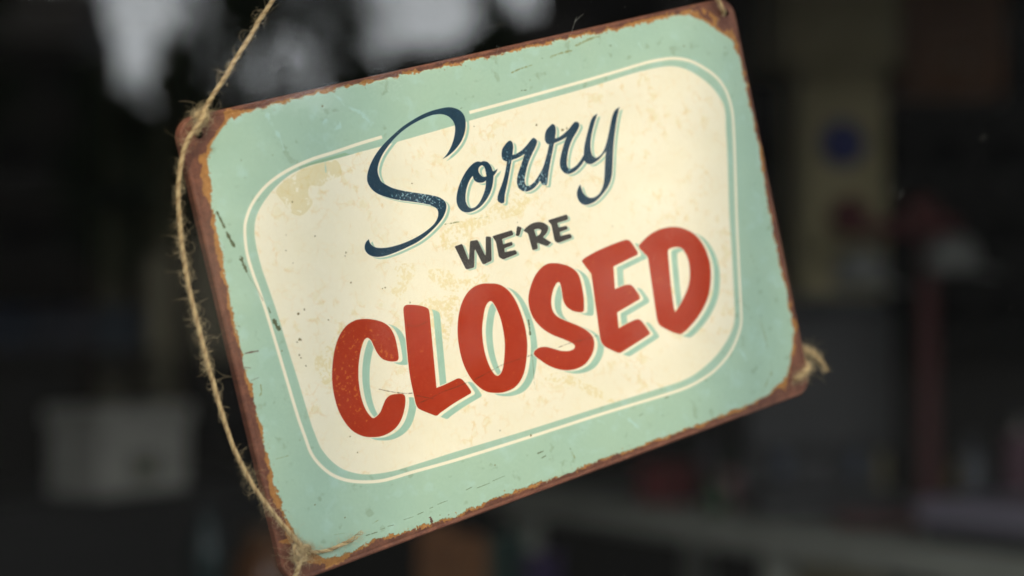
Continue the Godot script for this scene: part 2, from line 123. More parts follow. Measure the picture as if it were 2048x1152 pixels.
const STAINS := {
	"khaki": [-110.6, 64.1, -102.6, 67.2, -94.9, 68.6, -82.6, 68.7, -80.8, 66.2, -81.4, 61.9, -88.4, 60.8, -91.9, 59.4, -97.0, 60.6, -98.7, 57.1, -97.6, 53.6, -100.9, 50.6, -104.8, 49.5, -108.6, 51.7, -110.9, 56.6, -113.2, 61.4],
	"tan_one": [-65.7, 17.6, -56.2, 16.6, -56.5, 12.2, -61.3, 8.7, -65.5, 1.8, -67.9, 4.5, -70.6, 7.9, -67.1, 9.5],
	"tan_two": [-48.9, 12.3, -39.7, 9.4, -36.0, 5.0, -31.9, 3.3, -20.0, 3.1, -23.3, -1.0, -33.2, -1.7, -42.0, 0.6, -46.0, 3.4, -50.5, 9.3],
	"tan_three": [-40.2, 25.6, -30.0, 28.9, -17.7, 29.5, -5.7, 33.6, 5.9, 35.6, 10.3, 31.1, 4.6, 25.4, -8.0, 24.9, -19.1, 24.1, -29.4, 20.8, -39.3, 18.6],
	"tan_four": [-95.8, -0.7, -106.0, -6.8, -113.4, -11.4, -113.2, -20.3, -109.2, -23.6, -104.7, -16.0, -98.0, -9.0],
	"tan_five": [-2.9, -51.3, 9.8, -57.3, 24.2, -68.6, 32.2, -72.1, 25.4, -64.1, 13.3, -54.7, 3.2, -49.5],
	"tan_six": [-64.4, -6.8, -54.8, -0.2, -41.9, -1.3, -35.0, -5.3, -43.5, -12.3, -49.3, -24.5, -54.9, -20.7],
	"tan_seven": [-99.5, 69.6, -89.6, 70.3, -77.1, 70.8, -75.0, 69.5, -87.5, 69.1, -96.8, 68.8],
}
const PAINT_TOP := [-150, 78, -141, 82, -136.5, 88, -128, 94.3, -116, 96, -84, 97, -53, 97.2, -16, 96.2, 18, 96.4, 64, 96, 100, 95.6, 112, 96.4, 122, 94.5, 132, 90, 140, 84.5, 146, 76, 150, 66]
const PAINT_BOTTOM := [-150, -70, -142, -78, -137, -87, -130, -93.6, -119, -94.6, -105, -93, -89, -94.6, -66, -95.7, -40, -94.6, -4, -95.1, 40, -94.8, 81, -95.2, 110, -94.2, 123, -92.6, 131, -90, 136, -87.5, 140, -81, 150, -60]
const PAINT_LEFT := [-100, -130, -88, -137, -70, -142.7, -57, -144, -30, -143.6, 0, -144.4, 31, -143.5, 48, -142.5, 65, -142, 72, -140.6, 80, -139.5, 87, -136, 100, -120]
const PAINT_RIGHT := [-100, 128, -88, 135.6, -80, 140.3, -69, 145, -59, 145.6, -23, 144.7, -5, 145, 27, 146.8, 52, 146.5, 71, 145.8, 80, 143.2, 90, 131, 100, 118]
const BARE_TOP := [-150, 6.0, -136, 6.0, -118, 1.0, -60, 1.0, 46, 1.0, 100, 1.6, 116, 1.2, 140, 6.0, 150, 3.0]
const BARE_SIDE := [-100, 3.0, -85, 3.4, -40, 0.9, 10, 1.4, 60, 1.8, 74, 2.6, 82, 5.5, 100, 7.0]

var rng := RandomNumberGenerator.new()
var used := {}


# ---------------------------------------------------------------- helpers

func numbered(called: String) -> String:
	if not used.has(called):
		used[called] = 0
		return called
	used[called] += 1
	return "%s_%03d" % [called, used[called]]


func tag(o: Node3D, label: String, category: String, group := "", kind := "") -> void:
	if label: o.set_meta("label", label)
	if category: o.set_meta("category", category)
	if group: o.set_meta("group", group)
	if kind: o.set_meta("kind", kind)


func thing(called: String, label: String, category: String, at := Vector3.ZERO, turn := 0.0, group := "") -> Node3D:
	var o := Node3D.new()
	o.name = numbered(called)
	add_child(o)
	o.position = at
	o.rotation.y = turn
	tag(o, label, category, group)
	return o


func part(called: String, mesh: Mesh, m: Material, parent: Node3D, at := Vector3.ZERO, turn := Vector3.ZERO) -> MeshInstance3D:
	var o := MeshInstance3D.new()
	o.name = numbered(called) if parent == self else called
	o.mesh = mesh
	o.material_override = m
	parent.add_child(o, true)
	o.position = at
	o.rotation = turn
	return o


func structure(called: String, mesh: Mesh, m: Material, at: Vector3) -> MeshInstance3D:
	var o := part(called, mesh, m, self, at)
	o.set_meta("kind", "structure")
	return o


func mat(c: Color, rough := 0.7, spec := 0.5) -> StandardMaterial3D:
	var m := StandardMaterial3D.new()
	m.albedo_color = c
	m.roughness = rough
	m.metallic_specular = spec
	return m


func speckled(a: Color, b: Color, scale: float, rough := 0.8) -> StandardMaterial3D:
	var m := mat(Color.WHITE, rough)
	var n := FastNoiseLite.new()
	n.seed = int(scale * 10.0) + 3
	n.frequency = 0.02
	n.fractal_octaves = 5
	var t := NoiseTexture2D.new()
	t.width = 256
	t.height = 256
	t.seamless = true
	t.noise = n
	var g := Gradient.new()
	g.set_color(0, a)
	g.set_color(1, b)
	t.color_ramp = g
	m.albedo_texture = t
	m.uv1_triplanar = true
	m.uv1_world_triplanar = true
	m.uv1_scale = Vector3.ONE * scale
	return m


func box(s: Vector3, bevel := 0.0) -> Mesh:
	if bevel <= 0.0:
		var b := BoxMesh.new()
		b.size = s
		return b
	# a box with chamfered edges: three slabs hulled by hand
	var st := SurfaceTool.new()
	st.begin(Mesh.PRIMITIVE_TRIANGLES)
	st.set_smooth_group(-1)
	var h := s / 2.0
	var i := h - Vector3.ONE * bevel
	var c := []
	for sx in [-1, 1]:
		for sy in [-1, 1]:
			for sz in [-1, 1]:
				c.append([Vector3(h.x * sx, i.y * sy, i.z * sz), Vector3(i.x * sx, h.y * sy, i.z * sz), Vector3(i.x * sx, i.y * sy, h.z * sz)])
	var faces := []
	faces.append([c[0][0], c[1][0], c[3][0], c[2][0]])
	faces.append([c[4][0], c[5][0], c[7][0], c[6][0]])
	faces.append([c[0][1], c[1][1], c[5][1], c[4][1]])
	faces.append([c[2][1], c[3][1], c[7][1], c[6][1]])
	faces.append([c[0][2], c[2][2], c[6][2], c[4][2]])
	faces.append([c[1][2], c[3][2], c[7][2], c[5][2]])
	for e in [[0, 1, 0, 1], [2, 3, 0, 1], [4, 5, 0, 1], [6, 7, 0, 1], [0, 2, 0, 2], [1, 3, 0, 2], [4, 6, 0, 2], [5, 7, 0, 2], [0, 4, 1, 2], [1, 5, 1, 2], [2, 6, 1, 2], [3, 7, 1, 2]]:
		faces.append([c[e[0]][e[2]], c[e[1]][e[2]], c[e[1]][e[3]], c[e[0]][e[3]]])
	for k in c:
		faces.append([k[0], k[1], k[2]])
	for f in faces:
		face(st, f)
	st.generate_normals()
	return st.commit()


func face(st: SurfaceTool, f: Array) -> void:
	# turns the face so that it looks away from the origin (front faces run clockwise)
	var n: Vector3 = (f[1] - f[0]).cross(f[2] - f[0])
	var mid := Vector3.ZERO
	for p in f:
		mid += p
	var order := range(f.size())
	if n.dot(mid) > 0.0:
		order.reverse()
	for k in range(1, f.size() - 1):
		st.add_vertex(f[order[0]])
		st.add_vertex(f[order[k]])
		st.add_vertex(f[order[k + 1]])


func drum(r1: float, r2: float, h: float, sides := 32) -> Mesh:
	var m := CylinderMesh.new()
	m.top_radius = r2
	m.bottom_radius = r1
	m.height = h
	m.radial_segments = sides
	return m


func lathe(profile: Array, sides := 32) -> Mesh:
	# profile: radius, height pairs from bottom to top
	var st := SurfaceTool.new()
	st.begin(Mesh.PRIMITIVE_TRIANGLES)
	var n := profile.size() / 2
	for k in n:
		for s in sides:
			var a := TAU * s / sides
			st.add_vertex(Vector3(cos(a) * profile[2 * k], profile[2 * k + 1], sin(a) * profile[2 * k]))
	for k in n - 1:
		for s in sides:
			var a := k * sides + s
			var b := k * sides + (s + 1) % sides
			for i in [a, b, a + sides, b, b + sides, a + sides]:
				st.add_index(i)
	st.generate_normals()
	return st.commit()


# ---------------------------------------------------------------- the print on the tin plate

func pairs(a: Array) -> PackedVector2Array:
	var out := PackedVector2Array()
	for k in range(0, a.size(), 2):
		out.append(Vector2(a[k], a[k + 1]))
	return out


func to_tex(p: Vector2) -> Vector2:
	return Vector2((p.x + PLATE_W / 2.0) * MM, (PLATE_H / 2.0 - p.y) * MM)


func spline(p: PackedVector2Array, corner: Array, closed := true, steps := 6) -> PackedVector2Array:
	var out := PackedVector2Array()
	var n := p.size()
	for k in (n if closed else n - 1):
		var a := p[k]
		var b := p[(k + 1) % n]
		var before := a if corner[k] or (not closed and k == 0) else p[(k - 1 + n) % n]
		var after := b if corner[(k + 1) % n] or (not closed and k == n - 2) else p[(k + 2) % n]
		if before == a and after == b:
			out.append(a)
			continue
		var ta := (b - before) * 0.5
		var tb := (after - a) * 0.5
		var l := a.distance_to(b)
		if ta.length() > l: ta = ta.normalized() * l
		if tb.length() > l: tb = tb.normalized() * l
		for s in steps:
			var t := float(s) / steps
			var t2 := t * t
			var t3 := t2 * t
			out.append(a * (2 * t3 - 3 * t2 + 1) + ta * (t3 - 2 * t2 + t) + b * (-2 * t3 + 3 * t2) + tb * (t3 - t2))
	if not closed:
		out.append(p[n - 1])
	return out


func raster(mask: PackedByteArray, contours: Array) -> PackedByteArray:
	# even-odd fill of contours given in texture pixels, four scan lines to the pixel, joined to what is there
	var lo := 1e9
	var hi := -1e9
	var ax := PackedFloat32Array()
	var ay := PackedFloat32Array()
	var bx := PackedFloat32Array()
	var by := PackedFloat32Array()
	for c: PackedVector2Array in contours:
		for k in c.size():
			var a := c[k]
			var b := c[(k + 1) % c.size()]
			lo = minf(lo, a.y)
			hi = maxf(hi, a.y)
			if a.y == b.y:
				continue
			if a.y > b.y:
				var t := a
				a = b
				b = t
			ax.append(a.x); ay.append(a.y); bx.append(b.x); by.append(b.y)
	var row := PackedFloat32Array()
	row.resize(TEX_W)
	for y in range(maxi(0, int(lo)), mini(TEX_H - 1, int(hi)) + 1):
		row.fill(0.0)
		var left := TEX_W
		var right := -1
		for s in 4:
			var sy := y + (s + 0.5) / 4.0
			var xs := PackedFloat32Array()
			for e in ax.size():
				if ay[e] <= sy and by[e] > sy:
					xs.append(ax[e] + (bx[e] - ax[e]) * (sy - ay[e]) / (by[e] - ay[e]))
			xs.sort()
			for k in range(0, xs.size() - 1, 2):
				var x0 := clampf(xs[k], 0, TEX_W - 1.001)
				var x1 := clampf(xs[k + 1], 0, TEX_W - 1.001)
				var i0 := int(x0)
				var i1 := int(x1)
				left = mini(left, i0)
				right = maxi(right, i1)
				if i0 == i1:
					row[i0] += (x1 - x0) * 0.25
				else:
					row[i0] += (i0 + 1 - x0) * 0.25
					row[i1] += (x1 - i1) * 0.25
					for i in range(i0 + 1, i1):
						row[i] += 0.25
		for x in range(left, right + 1):
			var v := int(clampf(row[x], 0, 1) * 255.0)
			if v > mask[y * TEX_W + x]:
				mask[y * TEX_W + x] = v
	return mask


func empty_mask() -> PackedByteArray:
	var m := PackedByteArray()
	m.resize(TEX_W * TEX_H)
	return m


func word(names: Array) -> PackedByteArray:
	var mask := empty_mask()
	for letter in names:
		var contours := []
		for c: Array in LETTERS[letter]:
			var p := PackedVector2Array()
			var corner := []
			for k in range(0, c.size(), 3):
				p.append(to_tex(Vector2(c[k], c[k + 1])))
				corner.append(c[k + 2] == 1)
			contours.append(spline(p, corner))
		mask = raster(mask, contours)
	return mask


func closed_shape(a: Array, smooth := true) -> PackedVector2Array:
	var p := PackedVector2Array()
	for q in pairs(a):
		p.append(to_tex(q))
	var flags := []
	flags.resize(p.size())
	flags.fill(not smooth)
	return spline(p, flags)


func stroke(a: Array, width: float, ragged := 0.0) -> PackedVector2Array:
	# an open line of some width (mm) as a closed outline in texture pixels
	var p := PackedVector2Array()
	for q in pairs(a):
		p.append(to_tex(q))
	var flags := []
	flags.resize(p.size())
	flags.fill(false)
	var line := spline(p, flags, false, 6)
	var one := PackedVector2Array()
	var two := PackedVector2Array()
	for k in line.size():
		var along := (line[mini(k + 1, line.size() - 1)] - line[maxi(k - 1, 0)]).normalized()
		var w := width * MM * 0.5 * (1.0 + ragged * rng.randf_range(-1, 1))
		if ragged > 0.0 and (k == 0 or k == line.size() - 1):
			w *= 0.25
		one.append(line[k] + along.orthogonal() * w)
		two.append(line[k] - along.orthogonal() * w)
	two.reverse()
	one.append_array(two)
	return one


func noise_bytes(seed_: int, freq: float, octaves := 4, kind := FastNoiseLite.TYPE_SIMPLEX_SMOOTH) -> PackedByteArray:
	var n := FastNoiseLite.new()
	n.seed = seed_
	n.frequency = freq
	n.noise_type = kind
	n.fractal_octaves = octaves
	if kind == FastNoiseLite.TYPE_CELLULAR:
		n.fractal_type = FastNoiseLite.FRACTAL_NONE
		n.cellular_return_type = FastNoiseLite.RETURN_DISTANCE2_SUB
		n.domain_warp_enabled = true
		n.domain_warp_amplitude = 22.0
		n.domain_warp_frequency = 0.02
	var im := n.get_image(TEX_W, TEX_H, false, false, true)
	im.convert(Image.FORMAT_L8)
	return im.get_data()


func profile(a: Array, at: float) -> float:
	if at <= a[0]:
		return a[1]
	for k in range(2, a.size(), 2):
		if at <= a[k]:
			return lerpf(a[k - 1], a[k + 1], (at - a[k - 2]) / (a[k] - a[k - 2]))
	return a[a.size() - 1]


func sampled(a: Array, n: int, from: float, step: float) -> PackedFloat32Array:
	var out := PackedFloat32Array()
	for k in n:
		out.append(profile(a, from + k * step))
	return out


func print_plate() -> Array:
	rng.seed = 11
	var count := TEX_W * TEX_H
	# masks of the print
	var panel := raster(empty_mask(), [closed_shape(PANEL_EDGE)])
	var line := raster(empty_mask(), [stroke(BORDER_LINE, 1.45)])
	var blue := word(["script_s", "script_o", "script_r_one", "script_r_two", "script_y"])
	var dark := word(["small_w", "small_e_one", "small_mark", "small_r", "small_e_two"])
	var red := word(["big_c", "big_l", "big_o", "big_s", "big_e", "big_d"])
	var stain := empty_mask()
	for s in STAINS:
		if s != "khaki" and s != "tan_seven":
			stain = raster(stain, [closed_shape(STAINS[s])])
	var khaki := raster(empty_mask(), [closed_shape(STAINS["khaki"]), ])
	khaki = raster(khaki, [closed_shape(STAINS["tan_seven"], false)])
	var marks := []
	for k in 6:
		marks.append(empty_mask())
	for s in SCRATCHES:
		marks[s[0]] = raster(marks[s[0]], [stroke(s[2], s[1] * (1.5 if s[0] == 0 or s[0] == 3 else 1.15), 0.55)])
	var spots := empty_mask()
	for k in range(0, SPOTS.size(), 3):
		var c := to_tex(Vector2(SPOTS[k], SPOTS[k + 1]))
		var ring := PackedVector2Array()
		for a in 9:
			ring.append(c + Vector2.from_angle(TAU * a / 9.0) * SPOTS[k + 2] * MM * rng.randf_range(0.5, 1.15))
		spots = raster(spots, [ring])
	# noises
	var fine := noise_bytes(1, 0.09, 4)
	var mid := noise_bytes(2, 0.022, 5)
	var coarse := noise_bytes(3, 0.0045, 4)
	var edge := noise_bytes(4, 0.024, 6)
	var chip := noise_bytes(5, 0.06, 3)
	var crumb := noise_bytes(9, 0.13, 3)
	var loops := noise_bytes(6, 0.045, 1, FastNoiseLite.TYPE_CELLULAR)
	var scuff := noise_bytes(7, 0.012, 4)
	var wear := noise_bytes(8, 0.11, 2)
	# where along the sides the paint ends, per column and row
	var top := sampled(PAINT_TOP, TEX_W, -150.0, 1.0 / MM)
	var bottom := sampled(PAINT_BOTTOM, TEX_W, -150.0, 1.0 / MM)
	var left := sampled(PAINT_LEFT, TEX_H, 100.0, -1.0 / MM)
	var right := sampled(PAINT_RIGHT, TEX_H, 100.0, -1.0 / MM)
	var bare_top := sampled(BARE_TOP, TEX_W, -150.0, 1.0 / MM)
	var bare_side := sampled(BARE_SIDE, TEX_H, 100.0, -1.0 / MM)
	# colours (sRGB)
	var green := Vector3(0.642, 0.750, 0.658)
	var green_shade := Vector3(0.615, 0.748, 0.660)
	var cream := Vector3(0.930, 0.895, 0.785)
	var c_blue := Vector3(0.045, 0.19, 0.265)
	var c_dark := Vector3(0.225, 0.21, 0.195)
	var c_red := Vector3(0.645, 0.18, 0.025)
	var tan_ := Vector3(0.885, 0.815, 0.60)
	var peach := Vector3(0.895, 0.75, 0.53)
	var ochre := Vector3(0.635, 0.44, 0.23)
	var brown := Vector3(0.425, 0.265, 0.20)
	var olive := Vector3(0.36, 0.38, 0.24)
	var pale := Vector3(0.68, 0.80, 0.75)
	var speck_blue := Vector3(0.52, 0.62, 0.64)
	var speck_red := Vector3(0.80, 0.44, 0.16)
	var shift_big := int(roundf(-2.92 * -MM)) * TEX_W + int(roundf(4.88 * MM))
	var gap_big := int(roundf(1.07 * MM)) * TEX_W + int(roundf(1.78 * MM))
	var shift_blue := int(roundf(1.28 * MM)) * TEX_W + int(roundf(1.62 * MM))
	var gap_blue := int(roundf(0.51 * MM)) * TEX_W + int(roundf(0.65 * MM))
	var shift_dark := int(roundf(0.8 * MM)) * TEX_W + int(roundf(0.9 * MM))
	var color := PackedByteArray()
	color.resize(count * 3)
	var rough := PackedByteArray()
	rough.resize(count)
	var height := PackedByteArray()
	height.resize(count)
	# places where the blue and red letters are worn: x, y, radius (mm), strength
	var worn_blue := [[-53.0, 46.0, 9.0, 0.9], [-43.0, 43.0, 9.0, 1.1], [-36.0, 40.5, 6.0, 0.8], [8.0, 37.6, 8.0, 1.1], [18.6, 37.0, 7.0, 1.2], [2.5, 50.0, 6.0, 0.9], [12.0, 49.0, 8.0, 0.7], [35.0, 38.5, 4.0, 0.8], [25.0, 50.0, 7.0, 0.45], [-22.0, 44.0, 9.0, 0.3], [-19.0, 58.0, 7.0, 0.4]]
	var worn_red := [[-95.6, -10.0, 11.0, 0.9], [-101.0, -26.0, 15.0, 1.0], [-86.0, -9.0, 8.0, 1.0], [-80.0, -18.0, 9.0, 1.0], [-98.0, -38.0, 10.0, 0.7], [-76.0, -32.0, 9.0, 0.35], [36.0, -3.0, 6.0, 0.6], [49.0, -8.0, 9.0, 0.4], [54.0, -27.0, 8.0, 0.6], [70.0, -18.0, 14.0, 0.5], [-60.0, -20.0, 9.0, 0.35]]
	for y in TEX_H:
		var my := 100.0 - (y + 0.5) / MM
		for x in TEX_W:
			var i := y * TEX_W + x
			var mx := (x + 0.5) / MM - 150.0
			var nf := fine[i] / 255.0 - 0.5
			var nm := mid[i] / 255.0 - 0.5
			var nc := coarse[i] / 255.0 - 0.5
			var lp := loops[i] / 255.0
			var on_panel := panel[i] / 255.0
			# green field with faint blotches
			var c := green + Vector3(0.02, 0.012, 0.0) * nc + Vector3.ONE * (nf * 0.02)
			var sc := scuff[i] / 255.0
			if sc > 0.62:
				c = c.lerp(pale, clampf((sc - 0.62) * 3.0, 0, 0.45) * clampf(0.6 + nm * 2.0, 0, 1))
			elif sc < 0.34 and nm > 0.06:
				c = c.lerp(olive, clampf((nm - 0.06) * 1.6, 0, 0.18) * clampf((0.34 - sc) * 8.0, 0, 1))
			if line[i] > 0:
				c = c.lerp(cream, line[i] / 255.0)
			if on_panel > 0.0:
				var p := cream + Vector3.ONE * (nf * 0.012) + Vector3(0.010, 0.012, 0.03) * nc
				# thin rings and flecks left by drops, more of them in some places
				var many := clampf((nc + 0.08) * 4.0, 0.0, 1.0)
				if lp < 0.13:
					p = p.lerp(peach, (0.13 - lp) * 4.2 * (0.35 + 0.65 * many) * clampf(0.40 + nm * 3.0, 0, 1))
				if nm > 0.12:
					p = p.lerp(tan_, clampf((nm - 0.12) * 3.0, 0, 0.38) * clampf(0.3 + many, 0, 1) * (0.35 + many * 0.65))
				if stain[i] > 0 and nm + nf * 1.6 > -0.06:
					p = p.lerp(tan_, stain[i] / 255.0 * clampf((nm + nf * 1.6 + 0.06) * 3.5, 0, 0.60))
				if khaki[i] > 0 and nm + nf * 0.5 > -0.22:
					p = p.lerp(Vector3(0.85, 0.78, 0.55), khaki[i] / 255.0 * 0.5)
				# drop shadows of the words, set off from the letters by a gap of bare panel
				if my < 72.0 and my > -72.0 and mx > -130.0 and mx < 135.0:
					var s := maxi(0, red[i - shift_big] - maxi(red[i - gap_big], maxi(maxi(red[i - 2], red[i + 2]), maxi(red[i - 2 * TEX_W], red[i + 2 * TEX_W]))))
					s = maxi(s, blue[i - shift_blue] - maxi(blue[i - gap_blue], maxi(blue[i - 1], blue[i + 1])))
					s = maxi(s, dark[i - shift_dark] - maxi(dark[i - TEX_W - 1], dark[i + 1]))
					if s > 0:
						p = p.lerp(green_shade + Vector3.ONE * (nm * 0.05), s / 255.0)
				c = c.lerp(p, on_panel)
			elif khaki[i] > 0 and line[i] == 0:
				c = c.lerp(Vector3(0.50, 0.64, 0.46), khaki[i] / 255.0 * 0.5)
			if blue[i] > 0:
				var b := c_blue + Vector3.ONE * (nf * 0.05 + nm * 0.02)
				var w := 0.0
				for k in worn_blue:
					var d: float = Vector2(mx - k[0], my - k[1]).length() / k[2]
					if d < 1.0: w = maxf(w, (1.0 - d * d) * k[3])
				var grit := wear[i] / 255.0
				if grit + w * 0.26 > 0.83:
					b = b.lerp(speck_blue, clampf((grit + w * 0.26 - 0.83) * 9.0, 0, 0.9))
				c = c.lerp(b, blue[i] / 255.0)
			elif dark[i] > 0:
				c = c.lerp(c_dark + Vector3.ONE * (nf * 0.05 + nm * 0.05), dark[i] / 255.0)
			elif red[i] > 0:
				var r := c_red + Vector3(0.02, 0.03, 0.02) * nm + Vector3.ONE * (nf * 0.03)
				var w2 := 0.0
				for k in worn_red:
					var d2: float = Vector2(mx - k[0], my - k[1]).length() / k[2]
					if d2 < 1.0: w2 = maxf(w2, (1.0 - d2 * d2) * k[3])
				var flake := 0.5 * wear[i] / 255.0 + 0.5 * chip[i] / 255.0
				if flake + w2 * 0.165 > 0.74:
					r = r.lerp(speck_red, clampf((flake + w2 * 0.165 - 0.74) * 8.0, 0, 0.65))
				c = c.lerp(r, red[i] / 255.0)
			# scratches, drips and specks
			var m0: int = marks[0][i]
			if m0 > 0 and chip[i] > 70: c = c.lerp(olive * 0.85, m0 / 255.0 * 0.9)
			var m1: int = marks[1][i]
			if m1 > 0: c = c.lerp(Vector3(0.33, 0.19, 0.15), m1 / 255.0 * 0.9)
			var m2: int = marks[2][i]
			if m2 > 0: c = c.lerp(pale, m2 / 255.0 * clampf(0.55 + nm * 3.0 + nf, 0, 0.85))
			var m3: int = marks[3][i]
			if m3 > 0: c = c.lerp(Vector3(0.52, 0.52, 0.32), m3 / 255.0 * clampf(0.6 + nf * 2.5, 0, 0.8))
			var m4: int = marks[4][i]
			if m4 > 0: c = c.lerp(Vector3(0.30, 0.20, 0.12), m4 / 255.0 * clampf(0.38 + nf * 1.2, 0, 0.6))
			var m5: int = marks[5][i]
			if m5 > 0: c = c.lerp(Vector3(0.80, 0.55, 0.42), m5 / 255.0 * 0.45)
			if spots[i] > 0: c = c.lerp(Vector3(0.42, 0.36, 0.20), spots[i] / 255.0 * clampf(0.75 + nf * 1.5, 0, 0.95))
			# bare rim: the paint ends raggedly, ochre rust first and then brown
			var f := minf(minf(top[x] - my, my - bottom[x]), minf(right[y] - mx, mx - left[y]))
			var shine := 0.40 + nm * 0.10 + nf * 0.05
			var h := 0.62 + nc * 0.55
			if f < 4.5:
				var n1 := edge[i] / 255.0 - 0.5
				var n2 := chip[i] / 255.0 - 0.5
				var n3 := crumb[i] / 255.0 - 0.5
				var g1 := f + 0.95 + n1 * 2.6 + n3 * 1.7
				if g1 < 0.25:
					var side_bare := bare_top[x] if minf(top[x] - my, my - bottom[x]) < minf(right[y] - mx, mx - left[y]) else bare_side[y]
					side_bare *= clampf((sc - 0.28) * 4.0, 0.35, 1.4)
					var g2 := f + 0.8 + side_bare + n1 * 1.2 - n2 * 1.0 + n3 * 1.2
					var k1 := clampf((0.25 - g1) * 4.0, 0, 1)
					var rust := ochre + Vector3(0.16, 0.12, 0.08) * n2 + Vector3(0.05, 0.05, 0.03) * nf
					if g2 < 0.3:
						rust = rust.lerp(brown + Vector3(0.16, 0.12, 0.09) * nm + Vector3(0.10, 0.06, 0.03) * n3 + Vector3.ONE * (nf * 0.05), clampf((0.3 - g2) * 2.5, 0, 1))
					c = c.lerp(rust, k1)
					shine = lerpf(shine, 0.62 + nf * 0.2, k1)
					h -= 0.16 * k1
				elif f < 3.2:
					# small chips beside the bare rim
					var loss := n3 * 1.2 + n2 * 0.7 - f * 0.07
					if loss > 0.40:
						c = c.lerp(ochre if n1 > 0.0 else brown, clampf((loss - 0.40) * 8.0, 0, 0.85))
			color[i * 3] = int(clampf(c.x, 0, 1) * 255.0)
			color[i * 3 + 1] = int(clampf(c.y, 0, 1) * 255.0)
			color[i * 3 + 2] = int(clampf(c.z, 0, 1) * 255.0)
			rough[i] = int(clampf(shine, 0.05, 1) * 255.0)
			height[i] = int(clampf(h + nf * 0.02, 0, 1) * 255.0)
	return [ImageTexture.create_from_image(Image.create_from_data(TEX_W, TEX_H, false, Image.FORMAT_RGB8, color)), ImageTexture.create_from_image(Image.create_from_data(TEX_W, TEX_H, false, Image.FORMAT_L8, rough)), ImageTexture.create_from_image(Image.create_from_data(TEX_W, TEX_H, false, Image.FORMAT_L8, height))]


# ---------------------------------------------------------------- the tin plate

func rim_outline(inset: float, n := 10) -> PackedVector2Array:
	var out := PackedVector2Array()
	var r := CORNER - inset
	var cx := PLATE_W / 2.0 - CORNER
	var cy := PLATE_H / 2.0 - CORNER
	for q in [[1, 1, 0.0], [-1, 1, PI / 2], [-1, -1, PI], [1, -1, PI * 1.5]]:
		for k in n + 1:
			var a: float = q[2] + PI / 2 * k / n
			out.append(Vector2(cx * q[0] + cos(a) * r, cy * q[1] + sin(a) * r))
	return out


func plate_uv(p: Vector2) -> Vector2:
	return Vector2(clampf((p.x + 150.0) / 300.0, 0.001, 0.999), clampf((100.0 - p.y) / 200.0, 0.001, 0.999))


func plate_vertex(st: SurfaceTool, p: Vector2, z: float) -> void:
	st.set_uv(plate_uv(p))
	st.add_vertex(Vector3(p.x, p.y, z) / 1000.0)


func plate_front() -> Mesh:
	var st := SurfaceTool.new()
	st.begin(Mesh.PRIMITIVE_TRIANGLES)
	var ring := rim_outline(3.1)
	var holes := []
	for k in 4:
		var c := Vector2(HOLES[2 * k], HOLES[2 * k + 1])
		var h := PackedVector2Array()
		for a in 20:
			h.append(c + Vector2.from_angle(-TAU * a / 20.0) * 1.9)
		holes.append(h)
	# one outline with a slit to each hole
	var outline := PackedVector2Array()
	var at := {}
	for h: PackedVector2Array in holes:
		var best := 0
		var hole_best := 0
		var near := 1e9
		for a in ring.size():
			for b in h.size():
				var d := ring[a].distance_to(h[b])
				if d < near:
					near = d
					best = a
					hole_best = b
		at[best] = [h, hole_best]
	for a in ring.size():
		outline.append(ring[a])
		if at.has(a):
			var h: PackedVector2Array = at[a][0]
			for k in h.size() + 1:
				outline.append(h[(at[a][1] + k) % h.size()])
			outline.append(ring[a])
	var tri := Geometry2D.triangulate_polygon(outline)
	st.set_normal(Vector3(0, 0, 1))
	st.set_tangent(Plane(1, 0, 0, -1))
	for k in range(0, tri.size(), 3):
		var a := outline[tri[k]]
		var b := outline[tri[k + 1]]
		var c := outline[tri[k + 2]]
		if (b - a).cross(c - a) > 0.0:
			var t := b
			b = c
			c = t
		for p in [a, b, c]:
			plate_vertex(st, p, 0.0)
	# the walls of the holes
	for h: PackedVector2Array in holes:
		var mid := Vector2.ZERO
		for p in h: mid += p / h.size()
		for k in h.size():
			var p := h[k]
			var q := h[(k + 1) % h.size()]
			st.set_normal(Vector3(mid.x - p.x, mid.y - p.y, 0).normalized())
			for v in [[p, 0.0], [q, 0.0], [q, -0.5], [p, 0.0], [q, -0.5], [p, -0.5]]:
				plate_vertex(st, v[0], v[1])
	return st.commit()


func plate_rim() -> Mesh:
	# the edge of the plate is bent back over a small radius and ends in a rolled lip
	var st := SurfaceTool.new()
	st.begin(Mesh.PRIMITIVE_TRIANGLES)
	var shape := [[3.1, 0.0], [2.7, -0.05], [2.3, -0.16], [1.95, -0.16], [1.6, -0.04], [1.3, 0.04], [1.0, 0.06]]
	for k in range(1, 7):
		var a := PI / 2 * k / 6.0
		shape.append([1.0 - sin(a) * 1.0, -0.94 + cos(a) * 1.0])
	shape.append([-0.15, -4.2])
	for k in range(1, 6):
		var a := PI * k / 5.0
		shape.append([-0.15 + 0.45 * (1 - cos(a)), -4.2 - 0.45 * sin(a)])
	var n := rim_outline(0.0).size()
	for k in shape.size():
		var ring := rim_outline(shape[k][0])
		var base := rim_outline(6.0)
		for i in n:
			var out := (ring[i] - base[i]).normalized()
			var before: Array = shape[maxi(k - 1, 0)]
			var after: Array = shape[mini(k + 1, shape.size() - 1)]
			var lean := Vector2(before[0] - after[0], after[1] - before[1]).normalized()
			if k == 0: lean = Vector2(1, 0)
			st.set_normal(Vector3(-out.x * lean.y, -out.y * lean.y, lean.x).normalized())
			plate_vertex(st, ring[i], shape[k][1])
	for k in shape.size() - 1:
		for i in n:
			var j := (i + 1) % n
			var a := k * n + i
			var b := k * n + j
			for v in [a, b, b + n, a, b + n, a + n]:
				st.add_index(v)
	return st.commit()


